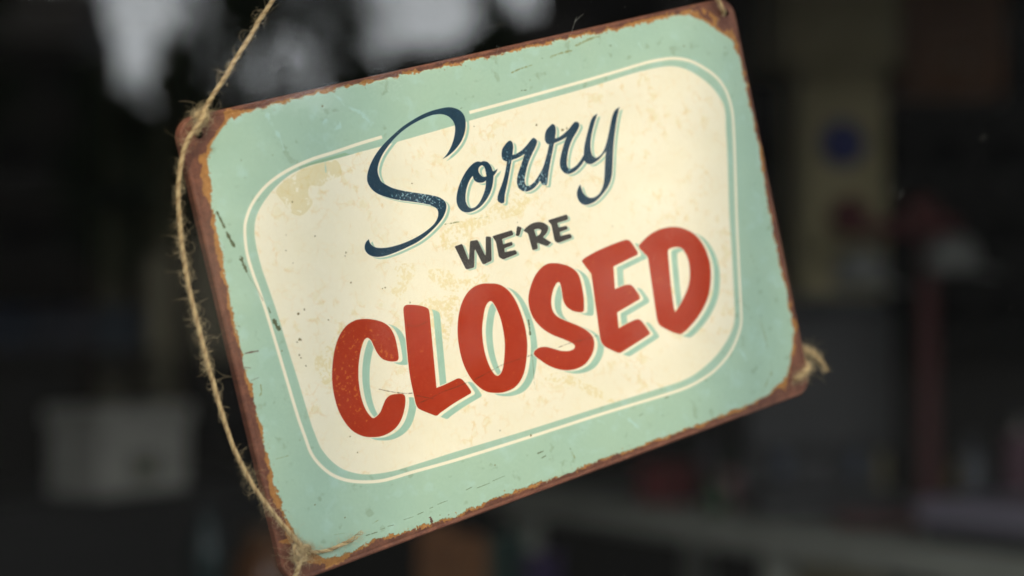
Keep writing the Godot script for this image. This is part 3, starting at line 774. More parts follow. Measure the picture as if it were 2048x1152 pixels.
func build_sign() -> void:
	var tex := print_plate()
	var m := mat(Color.WHITE, 1.0, 0.36)
	m.resource_name = "printed tin"
	m.albedo_texture = tex[0]
	m.roughness_texture = tex[1]
	m.roughness_texture_channel = BaseMaterial3D.TEXTURE_CHANNEL_RED
	m.heightmap_enabled = true
	m.heightmap_texture = tex[2]
	m.heightmap_scale = 0.10
	m.texture_repeat = false
	var root := thing("tin_sign", "worn mint green and cream tin sign reading Sorry we're closed, hung askew", "sign", SIGN_AT)
	root.rotation.z = SIGN_TILT
	part("face_plate", plate_front(), m, root)
	var r := part("folded_rim", plate_rim(), m, root)
	tag(r, "brown rusty folded edge of the tin sign", "")
	var back := mat(Color(0.33, 0.31, 0.29), 0.5)
	back.metallic = 0.5
	var bst := SurfaceTool.new()
	bst.begin(Mesh.PRIMITIVE_TRIANGLES)
	bst.set_normal(Vector3(0, 0, -1))
	# the back sheet is cut away round the string holes
	var cut := PackedVector2Array()
	for q in [[138, 76], [124, 97.5], [-120, 97.5], [-138, 74], [-138, -72], [-120, -97.5], [124, -97.5], [138, -76]]:
		cut.append(Vector2(q[0], q[1]))
	var bt := Geometry2D.triangulate_polygon(cut)
	for k in range(0, bt.size(), 3):
		var a := cut[bt[k]]
		var b := cut[bt[k + 1]]
		var c := cut[bt[k + 2]]
		if (b - a).cross(c - a) < 0.0:
			var t := b
			b = c
			c = t
		for p in [a, b, c]:
			bst.add_vertex(Vector3(p.x, p.y, -0.5) / 1000.0)
	part("back_sheet", bst.commit(), back, root)


# ---------------------------------------------------------------- twine

func curve_points(points: Array, step: float) -> PackedVector3Array:
	var c := Curve3D.new()
	c.bake_interval = step
	for k in points.size():
		var a: Vector3 = points[maxi(k - 1, 0)]
		var b: Vector3 = points[mini(k + 1, points.size() - 1)]
		var t := (b - a) / 6.0
		c.add_point(points[k], -t, t)
	return c.get_baked_points()


func tube(st: SurfaceTool, path: PackedVector3Array, radii: PackedFloat32Array, sides: int, first: int) -> int:
	var n := path.size()
	var up := Vector3(0.123, 0.2, 0.97)
	for k in n:
		var along := (path[mini(k + 1, n - 1)] - path[maxi(k - 1, 0)]).normalized()
		var u := (up - along * up.dot(along)).normalized()
		up = u
		var v := along.cross(u)
		for s in sides:
			var a := TAU * s / sides
			var d := u * cos(a) + v * sin(a)
			st.set_normal(d)
			st.add_vertex(path[k] + d * radii[k])
	for k in n - 1:
		for s in sides:
			var a := first + k * sides + s
			var b := first + k * sides + (s + 1) % sides
			for i in [a, a + sides, b, b, a + sides, b + sides]:
				st.add_index(i)
	return first + n * sides


func twine(parent: Node3D, control: Array, mats: Array, fuzz_count: int, thick := 1.0, loose_end := false, slack := Vector2(0.1, 0.75)) -> void:
	# three twisted plies, then the stray fibres standing off them
	var path := curve_points(control, 0.00045)
	var n := path.size()
	var kink := FastNoiseLite.new()
	kink.seed = rng.randi() % 1000
	kink.frequency = 0.011
	for k in n:
		path[k] += Vector3(kink.get_noise_2d(k, 0.0), kink.get_noise_2d(k, 300.0), 0.3 * kink.get_noise_2d(k, 600.0)) * 0.0006
	var phase := rng.randf() * TAU
	var wob := FastNoiseLite.new()
	wob.seed = rng.randi() % 1000
	wob.frequency = 0.03
	var up := Vector3(0.3, 0.1, 0.95)
	var us := PackedVector3Array()
	var vs := PackedVector3Array()
	for k in n:
		var along := (path[mini(k + 1, n - 1)] - path[maxi(k - 1, 0)]).normalized()
		up = (up - along * up.dot(along)).normalized()
		us.append(up)
		vs.append(along.cross(up))
	for ply in 3:
		var strand := PackedVector3Array()
		var radii := PackedFloat32Array()
		for k in n:
			var a := phase + TAU * ply / 3.0 + k * 0.00045 / 0.0078 * TAU + wob.get_noise_2d(k * 0.5, 40.0) * 1.4
			var tight := 1.0 + wob.get_noise_2d(k, ply * 70.0) * 0.35
			var fray := 1.0
			if loose_end:
				fray = 1.0 - 0.75 * smoothstep(n * 0.55, n, k)
				tight *= 1.0 + 1.1 * smoothstep(n * 0.5, n, k)
			strand.append(path[k] + (us[k] * cos(a) + vs[k] * sin(a)) * 0.00066 * thick * tight)
			radii.append((0.00070 + wob.get_noise_2d(k * 2.0, 200.0 + ply * 50.0) * 0.00016) * thick * fray)
		var st := SurfaceTool.new()
		st.begin(Mesh.PRIMITIVE_TRIANGLES)
		tube(st, strand, radii, 7, 0)
		part("strand", st.commit(), mats[ply % mats.size()], parent)
	var fz := SurfaceTool.new()
	fz.begin(Mesh.PRIMITIVE_TRIANGLES)
	var first := 0
	var clump := FastNoiseLite.new()
	clump.seed = rng.randi() % 1000
	clump.frequency = 0.015
	var made := 0
	var tries := 0
	while made < fuzz_count and tries < fuzz_count * 6:
		tries += 1
		var k := rng.randi_range(2, n - 3)
		if clump.get_noise_1d(k) + rng.randf_range(-0.5, 0.5) < -0.05:
			continue
		made += 1
		var along := (path[k + 1] - path[k]).normalized() * (1.0 if rng.randf() < 0.6 else -1.0)
		var a := rng.randf() * TAU
		var off := us[k] * cos(a) + vs[k] * sin(a)
		var p := path[k] + off * 0.0008 * thick
		var d := (along * rng.randf_range(0.3, 1.5) + off * rng.randf_range(slack.x, slack.y)).normalized()
		var long_one := rng.randf() < 0.14
		var length := rng.randf_range(0.005, 0.013) if long_one else rng.randf_range(0.0014, 0.0048)
		var curl := Vector3(rng.randfn(), rng.randfn(), rng.randfn()).normalized() * rng.randf_range(0.15, 0.75)
		var pts := PackedVector3Array()
		var rs := PackedFloat32Array()
		var seg := 10 if long_one else 7
		for s in seg + 1:
			pts.append(p)
			rs.append(lerpf(0.000052, 0.000028, float(s) / seg))
			d = (d + d.cross(curl) + Vector3(rng.randfn(), rng.randfn(), rng.randfn()) * 0.10).normalized()
			p += d * length / seg
			p.z = clampf(p.z, -0.02, 0.0108)
		first = tube(fz, pts, rs, 3, first)
	if fuzz_count > 0:
		var o := part("stray_fibres", fz.commit(), mats[mats.size() - 1], parent)
		o.set_meta("kind", "stuff")


func knot_path(centre: Vector3, r: float, turn: float, flat := 0.6) -> Array:
	var out := []
	for k in 15:
		var t := TAU * k / 14.0
		var p := Vector3(sin(t) + 2.0 * sin(2.0 * t), cos(t) - 2.0 * cos(2.0 * t), -sin(3.0 * t) * 1.3) / 3.0 * r
		p = p.rotated(Vector3(0, 0, 1), turn)
		out.append(centre + Vector3(p.x, p.y, p.z * flat))
	return out


func build_twine() -> void:
	rng.seed = 77
	var jute := [speckled(Color(0.86, 0.77, 0.57), Color(0.66, 0.55, 0.38), 60.0, 0.95), speckled(Color(0.86, 0.77, 0.58), Color(0.66, 0.55, 0.39), 90.0, 0.95), speckled(Color(0.72, 0.61, 0.43), Color(0.50, 0.40, 0.27), 45.0, 0.95), mat(Color(0.80, 0.72, 0.56), 0.9)]
	for m: StandardMaterial3D in jute:
		m.backlight_enabled = true
		m.backlight = Color(0.25, 0.2, 0.12)
	var hook := Vector3(-0.0153, 1.786, 0.0032)
	var t := thing("jute_twine", "jute twine running up from the knots on the sign's upper corners", "twine", hook)
	var left := [Vector3(-0.0153, 1.786, 0.0032), Vector3(-0.07, 1.7005, 0.0036), Vector3(-0.1283, 1.6109, 0.0034), Vector3(-0.1431, 1.5881, 0.0034), Vector3(-0.1575, 1.5657, 0.0030), Vector3(-0.1593, 1.5622, 0.0036), Vector3(-0.1602, 1.5588, 0.0030), Vector3(-0.1605, 1.5552, 0.0012), Vector3(-0.1604, 1.5535, -0.0020), Vector3(-0.1595, 1.5570, -0.0052), Vector3(-0.1580, 1.5625, -0.0058)]
	twine(t, moved(left, hook), jute, 800, 0.70)
	var right := [Vector3(-0.0153, 1.786, 0.0032), Vector3(0.05, 1.7050, 0.0030), Vector3(0.1000, 1.6427, 0.0030), Vector3(0.1089, 1.6317, 0.0026), Vector3(0.1130, 1.6266, 0.0016), Vector3(0.1150, 1.6250, -0.0030), Vector3(0.1180, 1.6255, -0.0060)]
	twine(t, moved(right, hook), jute, 160, 0.78)
	var knot := Node3D.new()
	knot.name = "knot"
	t.add_child(knot, true)
	twine(knot, moved(knot_path(Vector3(-0.1592, 1.5608, 0.0020), 0.0028, 0.4), hook), jute, 420, 0.62, false, Vector2(0.6, 2.0))
	var s0 := Vector3(-0.1608, 1.5589, 0.0045)
	var side := thing("jute_twine", "slack jute twine bowing down the left side of the sign to its lower corner", "twine", s0)
	var down := [Vector3(-0.1592, 1.5612, 0.0052), Vector3(-0.1608, 1.5589, 0.0052), Vector3(-0.166, 1.5514, 0.0046), Vector3(-0.1688, 1.5442, 0.0042), Vector3(-0.1703, 1.532, 0.004), Vector3(-0.1699, 1.5198, 0.0036), Vector3(-0.1683, 1.5056, 0.0034), Vector3(-0.1659, 1.4914, 0.0034), Vector3(-0.1628, 1.4793, 0.0034), Vector3(-0.1595, 1.467, 0.0034), Vector3(-0.1555, 1.4527, 0.0034), Vector3(-0.151, 1.4393, 0.0034), Vector3(-0.1465, 1.4258, 0.0034), Vector3(-0.1409, 1.4153, 0.0034), Vector3(-0.1341, 1.4046, 0.0034), Vector3(-0.1261, 1.3949, 0.0034), Vector3(-0.1191, 1.3872, 0.0034), Vector3(-0.1148, 1.3815, 0.0036), Vector3(-0.1156, 1.3755, 0.0036), Vector3(-0.1178, 1.3690, 0.0030), Vector3(-0.1215, 1.3560, 0.0020), Vector3(-0.1250, 1.3380, 0.0010)]
	twine(side, moved(down, s0), jute, 1700, 0.73)
	var low := Node3D.new()
	low.name = "knot"
	side.add_child(low, true)
	twine(low, moved(knot_path(Vector3(-0.1146, 1.3795, 0.0030), 0.0040, 1.9), s0), jute, 700, 0.75, false, Vector2(0.6, 2.0))
	var tail := [Vector3(-0.1146, 1.3800, 0.0040), Vector3(-0.1120, 1.3795, 0.0034), Vector3(-0.1081, 1.3791, 0.0028), Vector3(-0.1022, 1.3793, 0.0026), Vector3(-0.0958, 1.3812, 0.0030), Vector3(-0.0903, 1.3836, 0.0038), Vector3(-0.0866, 1.3868, 0.0048)]
	var loose := Node3D.new()
	loose.name = "loose_end"
	side.add_child(loose, true)
	twine(loose, moved(tail, s0), jute, 150, 0.62, true, Vector2(0.1, 0.6))
	var b0 := Vector3(0.1620, 1.4490, 0.0)
	var corner := thing("jute_twine", "short frayed knot of twine at the sign's lower right corner", "twine", b0)
	var loop := [Vector3(0.1575, 1.4500, -0.0050), Vector3(0.1592, 1.4482, -0.0020), Vector3(0.1604, 1.4480, 0.0012), Vector3(0.1640, 1.4508, 0.0022), Vector3(0.1672, 1.4534, 0.0012), Vector3(0.1690, 1.4550, -0.0030), Vector3(0.1684, 1.4580, -0.0070), Vector3(0.1706, 1.4612, -0.0085), Vector3(0.1775, 1.4596, -0.0080), Vector3(0.1835, 1.4545, -0.0075), Vector3(0.1862, 1.4505, -0.0075)]
	twine(corner, moved(loop, b0), jute, 1500, 1.0, true, Vector2(0.4, 1.5))


func moved(points: Array, by: Vector3) -> Array:
	var out := []
	for p in points:
		out.append(p - by)
	return out


# ---------------------------------------------------------------- shop window and shop

func build_shell() -> void:
	var asphalt := speckled(Color(0.13, 0.13, 0.13), Color(0.19, 0.19, 0.185), 0.7, 0.9)
	asphalt.metallic_specular = 0.15
	structure("road", box(Vector3(400, 0.2, 240)), asphalt, Vector3(10, -0.25, 121.6))
	var flags := speckled(Color(0.40, 0.39, 0.37), Color(0.48, 0.47, 0.45), 0.9, 0.9)
	structure("pavement", box(Vector3(400, 0.2, 1.5), 0.01), flags, Vector3(10, -0.1, 0.851))
	var boards := speckled(Color(0.11, 0.09, 0.07), Color(0.15, 0.12, 0.10), 1.1, 0.7)
	structure("floor", box(Vector3(8.6, 0.2, 5.2)), boards, Vector3(2.4, -0.1, -2.5))
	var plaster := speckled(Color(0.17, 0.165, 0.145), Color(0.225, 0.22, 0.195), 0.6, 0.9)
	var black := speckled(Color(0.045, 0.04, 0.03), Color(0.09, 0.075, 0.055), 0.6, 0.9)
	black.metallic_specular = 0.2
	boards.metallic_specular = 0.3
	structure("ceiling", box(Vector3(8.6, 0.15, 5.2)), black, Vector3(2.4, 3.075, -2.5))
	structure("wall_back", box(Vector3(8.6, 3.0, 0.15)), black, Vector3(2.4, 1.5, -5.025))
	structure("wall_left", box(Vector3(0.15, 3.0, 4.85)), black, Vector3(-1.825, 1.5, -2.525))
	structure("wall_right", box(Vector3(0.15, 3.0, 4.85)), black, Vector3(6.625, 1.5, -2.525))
	structure("wall_front", box(Vector3(8.6, 0.6, 0.2)), plaster, Vector3(2.4, 0.3, 0))
	structure("wall_front", box(Vector3(8.6, 0.4, 0.2)), plaster, Vector3(2.4, 2.8, 0))
	structure("wall_front", box(Vector3(0.7, 2.0, 0.2)), plaster, Vector3(-1.55, 1.6, 0))
	structure("wall_front", box(Vector3(4.0, 2.0, 0.2)), plaster, Vector3(4.7, 1.6, 0))


func build_window() -> void:
	var paint := mat(Color(0.13, 0.15, 0.14), 0.45)
	var frame := thing("window_frame", "dark painted shop window frame around the panes", "window frame", Vector3(0.75, 0.6, 0))
	part("sill_rail", box(Vector3(3.9, 0.06, 0.09), 0.004), paint, frame, Vector3(0, 0.03, 0))
	part("transom", box(Vector3(3.9, 0.06, 0.09), 0.004), paint, frame, Vector3(0, 1.25, 0))
	part("head_rail", box(Vector3(3.9, 0.06, 0.09), 0.004), paint, frame, Vector3(0, 1.97, 0))
	var glass := StandardMaterial3D.new()
	glass.resource_name = "window glass"
	glass.transparency = BaseMaterial3D.TRANSPARENCY_ALPHA
	glass.albedo_color = Color(0.9, 0.95, 0.93, 0.0004)
	glass.roughness = 0.0
	glass.metallic_specular = 0.5
	var pane := thing("window_pane", "clear dusty shop window pane in front of the hanging sign", "window", Vector3(0.75, 0.66, 0.018))
	part("glass", box(Vector3(3.9, 1.16, 0.006)), glass, pane, Vector3(0, 0.58, 0))
	var upper := thing("window_pane", "clear narrow pane above the window's transom", "window", Vector3(0.75, 1.88, 0.018))
	part("glass", box(Vector3(3.9, 0.66, 0.006)), glass, upper, Vector3(0, 0.33, 0))
	build_dust(pane)
	var brass := mat(Color(0.55, 0.42, 0.20), 0.35)
	brass.metallic = 0.9
	var hook := thing("brass_hook", "small brass cup hook under the window's transom", "hook", Vector3(-0.0153, 1.82, 0.0032))
	part("screw_plate", drum(0.006, 0.0045, 0.003), brass, hook, Vector3(0, -0.0015, 0))
	var st := SurfaceTool.new()
	st.begin(Mesh.PRIMITIVE_TRIANGLES)
	var path := []
	path.append(Vector3(0, -0.003, 0))
	path.append(Vector3(0, -0.012, 0))
	for k in 12:
		var a := PI * 0.5 - PI * 1.55 * k / 11.0
		path.append(Vector3(0, -0.0265, 0) + Vector3(0, sin(a), cos(a)) * Vector3(1, 0.0095, 0.0095))
	var pts := curve_points(path, 0.0008)
	var rr := PackedFloat32Array()
	rr.resize(pts.size())
	rr.fill(0.0013)
	tube(st, pts, rr, 10, 0)
	part("hook_wire", st.commit(), brass, hook)


func build_dust(pane: Node3D) -> void:
	# specks, lint and hair scratches on the street side of the glass
	rng.seed = 5
	var dust := mat(Color(0.72, 0.72, 0.68), 0.9)
	var z := 0.0032
	var st := SurfaceTool.new()
	st.begin(Mesh.PRIMITIVE_TRIANGLES)
	st.set_normal(Vector3(0, 0, 1))
	for k in 420:
		var c := Vector2(rng.randf_range(-0.36, 0.40), rng.randf_range(1.28, 1.74))
		if k < 130:
			c = Vector2(rng.randfn(0.03, 0.06), rng.randfn(1.585, 0.02))
		c -= Vector2(0.75, 0.66)
		var r := rng.randf_range(0.00004, 0.00011) if rng.randf() < 0.94 else rng.randf_range(0.0001, 0.0002)
		var ring := []
		for a in 6:
			ring.append(c + Vector2.from_angle(-TAU * a / 6.0) * r * rng.randf_range(0.6, 1.3))
		for a in range(1, 5):
			for p: Vector2 in [ring[0], ring[a], ring[a + 1]]:
				st.add_vertex(Vector3(p.x, p.y, z))
	var o := part("dust_specks", st.commit(), dust, pane)
	o.set_meta("kind", "stuff")
	var ls := SurfaceTool.new()
	ls.begin(Mesh.PRIMITIVE_TRIANGLES)
	var first := 0
	for k in 26:
		var p := Vector3(rng.randf_range(-0.30, 0.34), rng.randf_range(1.32, 1.68), z)
		var a := rng.randfn(0.9, 0.35)
		var length := rng.randf_range(0.002, 0.006)
		if k < 16:
			p = Vector3(rng.randfn(0.0, 0.05), rng.randfn(1.595, 0.015), z)
			length *= 2.2
		p -= Vector3(0.75, 0.66, 0)
		var pts := PackedVector3Array()
		var rs := PackedFloat32Array()
		for s in 7:
			pts.append(p)
			rs.append(0.00002)
			a += rng.randfn(0.0, 0.06)
			p += Vector3(cos(a), sin(a), 0) * length / 6.0
		first = tube(ls, pts, rs, 3, first)
	var l := part("hair_scratches", ls.commit(), dust, pane)
	l.set_meta("kind", "stuff")


func legged_table(t: Node3D, size: Vector3, top: Material, under: Material, thick: float) -> void:
	part("table_top", box(Vector3(size.x, thick, size.z), 0.006), top, t, Vector3(0, size.y - thick / 2.0, 0))
	for sx in [-1, 1]:
		for sz in [-1, 1]:
			part("leg", box(Vector3(0.06, size.y - thick, 0.06), 0.004), under, t, Vector3((size.x / 2 - 0.06) * sx, (size.y - thick) / 2.0, (size.z / 2 - 0.06) * sz))


func bottle(called: String, label: String, at: Vector3, r: float, h: float, c: Color, group := "") -> void:
	var t := thing(called, label, "bottle", at, 0.0, group)
	part("body", lathe([0.001, 0.0, r * 0.92, 0.0, r, r * 0.12, r, h * 0.58, r * 0.85, h * 0.68, r * 0.36, h * 0.80, r * 0.33, h * 0.93, 0.001, h * 0.93]), mat(c, 0.25), t)
	part("cap", drum(r * 0.40, r * 0.40, h * 0.09), mat(Color(0.12, 0.12, 0.12), 0.5), t, Vector3(0, h * 0.935, 0))


func book(label: String, at: Vector3, size: Vector3, c: Color, turn := 0.0) -> void:
	var t := thing("book", label, "book", at, turn, "books standing in the shop")
	part("cover", box(Vector3(size.x, size.y, 0.003)), mat(c, 0.5), t, Vector3(0, size.y / 2, size.z / 2))
	part("cover", box(Vector3(size.x, size.y, 0.003)), mat(c, 0.5), t, Vector3(0, size.y / 2, -size.z / 2))
	part("spine", box(Vector3(0.003, size.y, size.z - 0.003)), mat(c, 0.5), t, Vector3(-size.x / 2 + 0.0015, size.y / 2, 0))
	part("pages", box(Vector3(size.x - 0.01, size.y - 0.008, size.z - 0.004)), mat(Color(0.75, 0.72, 0.62), 0.9), t, Vector3(-0.001, size.y / 2, 0))


func build_shop() -> void:
	# pillar with a round blue sign
	var stone := speckled(Color(0.56, 0.52, 0.38), Color(0.66, 0.61, 0.46), 1.6, 0.9)
	var pil := thing("pillar", "square olive grey pillar standing blurred in the dark shop", "pillar", Vector3(2.90, 0, -3.03), -0.40)
	part("shaft", box(Vector3(0.22, 2.02, 0.20), 0.008), stone, pil, Vector3(0, 1.09, 0))
	part("base_block", box(Vector3(0.26, 0.08, 0.26), 0.006), stone, pil, Vector3(0, 0.04, 0))
	part("capital", box(Vector3(0.31, 0.90, 0.29), 0.01), stone, pil, Vector3(-0.02, 2.55, 0))
	var disc := thing("round_sign", "small round dark blue sign on the olive grey pillar", "sign", Vector3(2.848, 1.912, -2.934), -0.40)
	part("disc_plate", drum(0.056, 0.056, 0.006, 40), mat(Color(0.015, 0.09, 0.36), 0.6), disc, Vector3(0, 0, 0.004), Vector3(PI / 2, 0, 0))
	part("disc_edge", lathe([0.054, 0.0, 0.060, 0.0, 0.060, 0.007, 0.054, 0.007, 0.054, 0.0], 40), mat(Color(0.06, 0.09, 0.20), 0.6), disc, Vector3(0, 0, 0.0), Vector3(PI / 2, 0, 0))
	# cupboard hung from the ceiling at the back right
	var wood := speckled(Color(0.42, 0.27, 0.14), Color(0.52, 0.34, 0.19), 2.0, 0.7)
	var cup := thing("hanging_cupboard", "brown wooden cupboard high in the dark back right of the shop", "cupboard", Vector3(3.43, 2.07, -3.165), -0.57)
	part("cabinet_body", box(Vector3(0.30, 0.60, 0.22), 0.005), wood, cup, Vector3(0, 0.30, -0.01))
	for s in [-1, 1]:
		var d := part("door", box(Vector3(0.142, 0.55, 0.02), 0.004), wood, cup, Vector3(0.075 * s, 0.30, 0.113))
		part("knob", drum(0.012, 0.012, 0.02), mat(Color(0.5, 0.45, 0.35), 0.4), d, Vector3(-0.05 * s, -0.2, 0.02), Vector3(PI / 2, 0, 0))
		part("ceiling_rod", drum(0.008, 0.008, 0.33, 12), mat(Color(0.3, 0.3, 0.3), 0.5), cup, Vector3(0.12 * s, 0.765, -0.01))
	# the long counter that runs back from the window
	var pale := speckled(Color(0.58, 0.58, 0.53), Color(0.65, 0.65, 0.60), 1.3, 0.75)
	var dim := mat(Color(0.30, 0.30, 0.28), 0.7)
	var counter := thing("counter", "long pale grey counter receding through the dark shop", "counter", Vector3(2.80, 0, -2.65))
	part("counter_top", box(Vector3(0.70, 0.075, 2.6), 0.006), pale, counter, Vector3(0, 0.9575, 0))
	for z in [-1.2, -0.12, 1.2]:
		for x in [-0.30, 0.30]:
			part("leg", box(Vector3(0.06, 0.92, 0.06), 0.004), pale, counter, Vector3(x, 0.46, z))
	part("low_shelf", box(Vector3(0.60, 0.03, 2.5)), mat(Color(0.06, 0.06, 0.06), 0.8), counter, Vector3(0, 0.3, 0))
	# red stand on the counter
	var red := mat(Color(0.29, 0.05, 0.04), 0.6)
	var stand := thing("display_stand", "dark red upright stand with a crossbar on the pale counter", "stand", Vector3(2.747, 0.995, -2.596), -0.57)
	part("base_plate", box(Vector3(0.26, 0.025, 0.16), 0.005), red, stand, Vector3(-0.05, 0.0125, 0))
	part("post", drum(0.022, 0.019, 0.70, 20), red, stand, Vector3(0.045, 0.37, 0))
	part("crossbar", drum(0.020, 0.020, 0.27, 20), red, stand, Vector3(-0.02, 0.69, 0), Vector3(0, 0, PI / 2))
	for x in [-0.14, 0.03]:
		part("end_ball", lathe([0.001, -0.05, 0.025, -0.045, 0.045, -0.02, 0.05, 0.0, 0.045, 0.02, 0.025, 0.045, 0.001, 0.05], 24), red, stand, Vector3(x, 0.715, 0))
	var cloth := mat(Color(0.42, 0.42, 0.40), 0.95)
	for k in 2:
		var cap := thing("cloth_cap", ["pale grey cap hanging under the right end of the red stand's crossbar", "pale grey cap hanging under the left end of the red stand's crossbar"][k], "cap", [Vector3(2.80, 1.58, -2.51), Vector3(2.615, 1.545, -2.615)][k], 0.3, "caps hung on the red stand")
		part("crown", lathe([0.062, 0.0, 0.064, 0.03, 0.055, 0.06, 0.035, 0.082, 0.001, 0.09], 24), cloth, cap)
		part("peak", box(Vector3(0.09, 0.006, 0.06), 0.002), cloth, cap, Vector3(0, 0.003, 0.075), Vector3(0.3, 0, 0))
	var iron := mat(Color(0.13, 0.13, 0.13), 0.45)
	var maker := thing("coffee_machine", "bulky dark machine on the counter between the pillar and the red stand", "coffee machine", Vector3(2.735, 0.995, -2.91), -0.45)
	part("casing", box(Vector3(0.38, 0.36, 0.20), 0.012), iron, maker, Vector3(0, 0.33, -0.05))
	part("base_tray", box(Vector3(0.36, 0.06, 0.30), 0.008), iron, maker, Vector3(0, 0.03, 0))
	part("back_column", box(Vector3(0.34, 0.09, 0.12), 0.004), iron, maker, Vector3(0, 0.105, -0.08))
	part("cup_rail", box(Vector3(0.34, 0.02, 0.18), 0.004), mat(Color(0.30, 0.31, 0.33), 0.4), maker, Vector3(0, 0.52, -0.05))
	for s in [-1, 1]:
		part("spout", drum(0.016, 0.022, 0.06, 16), mat(Color(0.30, 0.33, 0.38), 0.35), maker, Vector3(0.09 * s, 0.12, 0.03))
	# pale tray and books near the window end of the counter
	var tray := thing("storage_box", "pale lilac grey lidded box at the right end of the counter", "box", Vector3(2.66, 0.995, -2.10), 0.12)
	part("body", box(Vector3(0.30, 0.045, 0.42), 0.004), mat(Color(0.16, 0.16, 0.17), 0.6), tray, Vector3(0, 0.0225, 0))
	part("lid", box(Vector3(0.32, 0.05, 0.44), 0.006), mat(Color(0.50, 0.47, 0.52), 0.6), tray, Vector3(0, 0.07, 0))
	book("bright magenta book standing at the far right of the counter", Vector3(2.815, 0.995, -2.315), Vector3(0.07, 0.22, 0.05), Color(0.24, 0.012, 0.13), -0.5)
	book("thin orange book beside the magenta book on the counter", Vector3(2.875, 0.995, -2.275), Vector3(0.05, 0.17, 0.02), Color(0.60, 0.22, 0.04), -0.5)
	# things further back on the counter
	var rb := thing("gift_box", "dark red box on the far end of the pale counter", "box", Vector3(2.60, 0.995, -3.32), 0.5)
	part("body", box(Vector3(0.15, 0.07, 0.12), 0.003), mat(Color(0.36, 0.05, 0.06), 0.6), rb, Vector3(0, 0.035, 0))
	part("lid", box(Vector3(0.156, 0.03, 0.126), 0.003), mat(Color(0.38, 0.06, 0.06), 0.6), rb, Vector3(0, 0.085, 0))
	var mug := thing("mug", "dull pink mug beside the dark red box on the counter", "mug", Vector3(2.63, 0.995, -3.10))
	part("bowl", lathe([0.001, 0.0, 0.035, 0.0, 0.04, 0.01, 0.042, 0.09, 0.038, 0.09, 0.036, 0.012, 0.001, 0.01], 28), mat(Color(0.55, 0.40, 0.40), 0.4), mug)
	part("handle", lathe([0.018, -0.006, 0.03, -0.006, 0.03, 0.006, 0.018, 0.006, 0.018, -0.006], 24), mat(Color(0.55, 0.40, 0.40), 0.4), mug, Vector3(0.05, 0.045, 0), Vector3(PI / 2, 0, 0))
	bottle("small_bottle", "little green bottle in front of the pink mug on the counter", Vector3(2.52, 0.995, -3.03), 0.028, 0.10, Color(0.07, 0.24, 0.08))
	# clutter along the back of the counter
	var odds := [["steel grey", Vector3(2.98, 0.995, -2.62), 0.035, 0.20, Color(0.34, 0.35, 0.37)], ["dull yellow", Vector3(3.03, 0.995, -2.72), 0.030, 0.15, Color(0.45, 0.36, 0.12)], ["pale blue", Vector3(2.92, 0.995, -2.44), 0.028, 0.17, Color(0.22, 0.30, 0.40)], ["brick red", Vector3(3.02, 0.995, -2.46), 0.034, 0.13, Color(0.40, 0.12, 0.08)], ["off white", Vector3(3.07, 0.995, -2.55), 0.040, 0.26, Color(0.52, 0.51, 0.48)], ["olive", Vector3(3.00, 0.995, -2.33), 0.028, 0.21, Color(0.22, 0.23, 0.12)], ["dusky violet", Vector3(3.08, 0.995, -2.38), 0.030, 0.16, Color(0.26, 0.18, 0.34)], ["rust brown", Vector3(3.05, 0.995, -3.42), 0.035, 0.22, Color(0.36, 0.20, 0.11)], ["smoke grey", Vector3(2.80, 0.995, -3.42), 0.030, 0.19, Color(0.30, 0.30, 0.31)], ["sage green", Vector3(2.72, 0.995, -3.22), 0.028, 0.15, Color(0.24, 0.32, 0.22)]]
	for o in odds:
		bottle("stoppered_bottle", "%s bottle among the clutter at the back of the counter" % o[0], o[1], o[2], o[3], o[4], "bottles at the back of the counter")
	# the dark cabinet on the left with a pale box on it
	var soot := mat(Color(0.08, 0.08, 0.08), 0.7)
	var cab := thing("low_cabinet", "dark low cabinet at the left of the shop under a pale box", "cabinet", Vector3(1.20, 0, -3.70), 0.30)
	part("carcass", box(Vector3(1.0, 0.99, 0.40), 0.005), soot, cab, Vector3(0, 0.535, 0))
	part("plinth", box(Vector3(0.96, 0.04, 0.36)), soot, cab, Vector3(0, 0.02, 0))
	part("cabinet_top", box(Vector3(1.04, 0.04, 0.44), 0.005), soot, cab, Vector3(0, 1.05, 0))
	for s in [-1, 1]:
		var dd := part("door", box(Vector3(0.485, 0.90, 0.018), 0.003), soot, cab, Vector3(0.247 * s, 0.53, 0.209))
		part("handle", box(Vector3(0.012, 0.12, 0.015), 0.002), mat(Color(0.3, 0.3, 0.3), 0.4), dd, Vector3(-0.2 * s, 0.15, 0.016))
	var grey := speckled(Color(0.58, 0.57, 0.53), Color(0.74, 0.73, 0.69), 2.4, 0.8)
	var carton := thing("cardboard_box", "pale grey open box standing at lower left in the dark shop", "box", Vector3(1.19, 1.07, -3.58), 0.45)
	part("body", box(Vector3(0.30, 0.16, 0.16), 0.003), grey, carton, Vector3(0, 0.08, 0))
	part("lid", box(Vector3(0.315, 0.04, 0.175), 0.003), grey, carton, Vector3(0, 0.18, 0))
	part("label_card", box(Vector3(0.09, 0.06, 0.002)), mat(Color(0.42, 0.42, 0.36), 0.8), carton, Vector3(0.0, 0.06, 0.0815))
	# upright post and shelf of dim bluish things behind it
	var olive := mat(Color(0.36, 0.34, 0.26), 0.8)
	var rack := thing("shelf_rack", "tall olive grey shelf rack behind the slack twine at left", "shelf", Vector3(1.12, 0, -4.15), 0.30)
	for s in [-1, 1]:
		part("upright", box(Vector3(0.085, 2.3, 0.06), 0.004), olive, rack, Vector3(0.40 * s, 1.15, 0.1))
		part("upright", box(Vector3(0.085, 2.3, 0.06), 0.004), olive, rack, Vector3(0.40 * s, 1.15, -0.1))
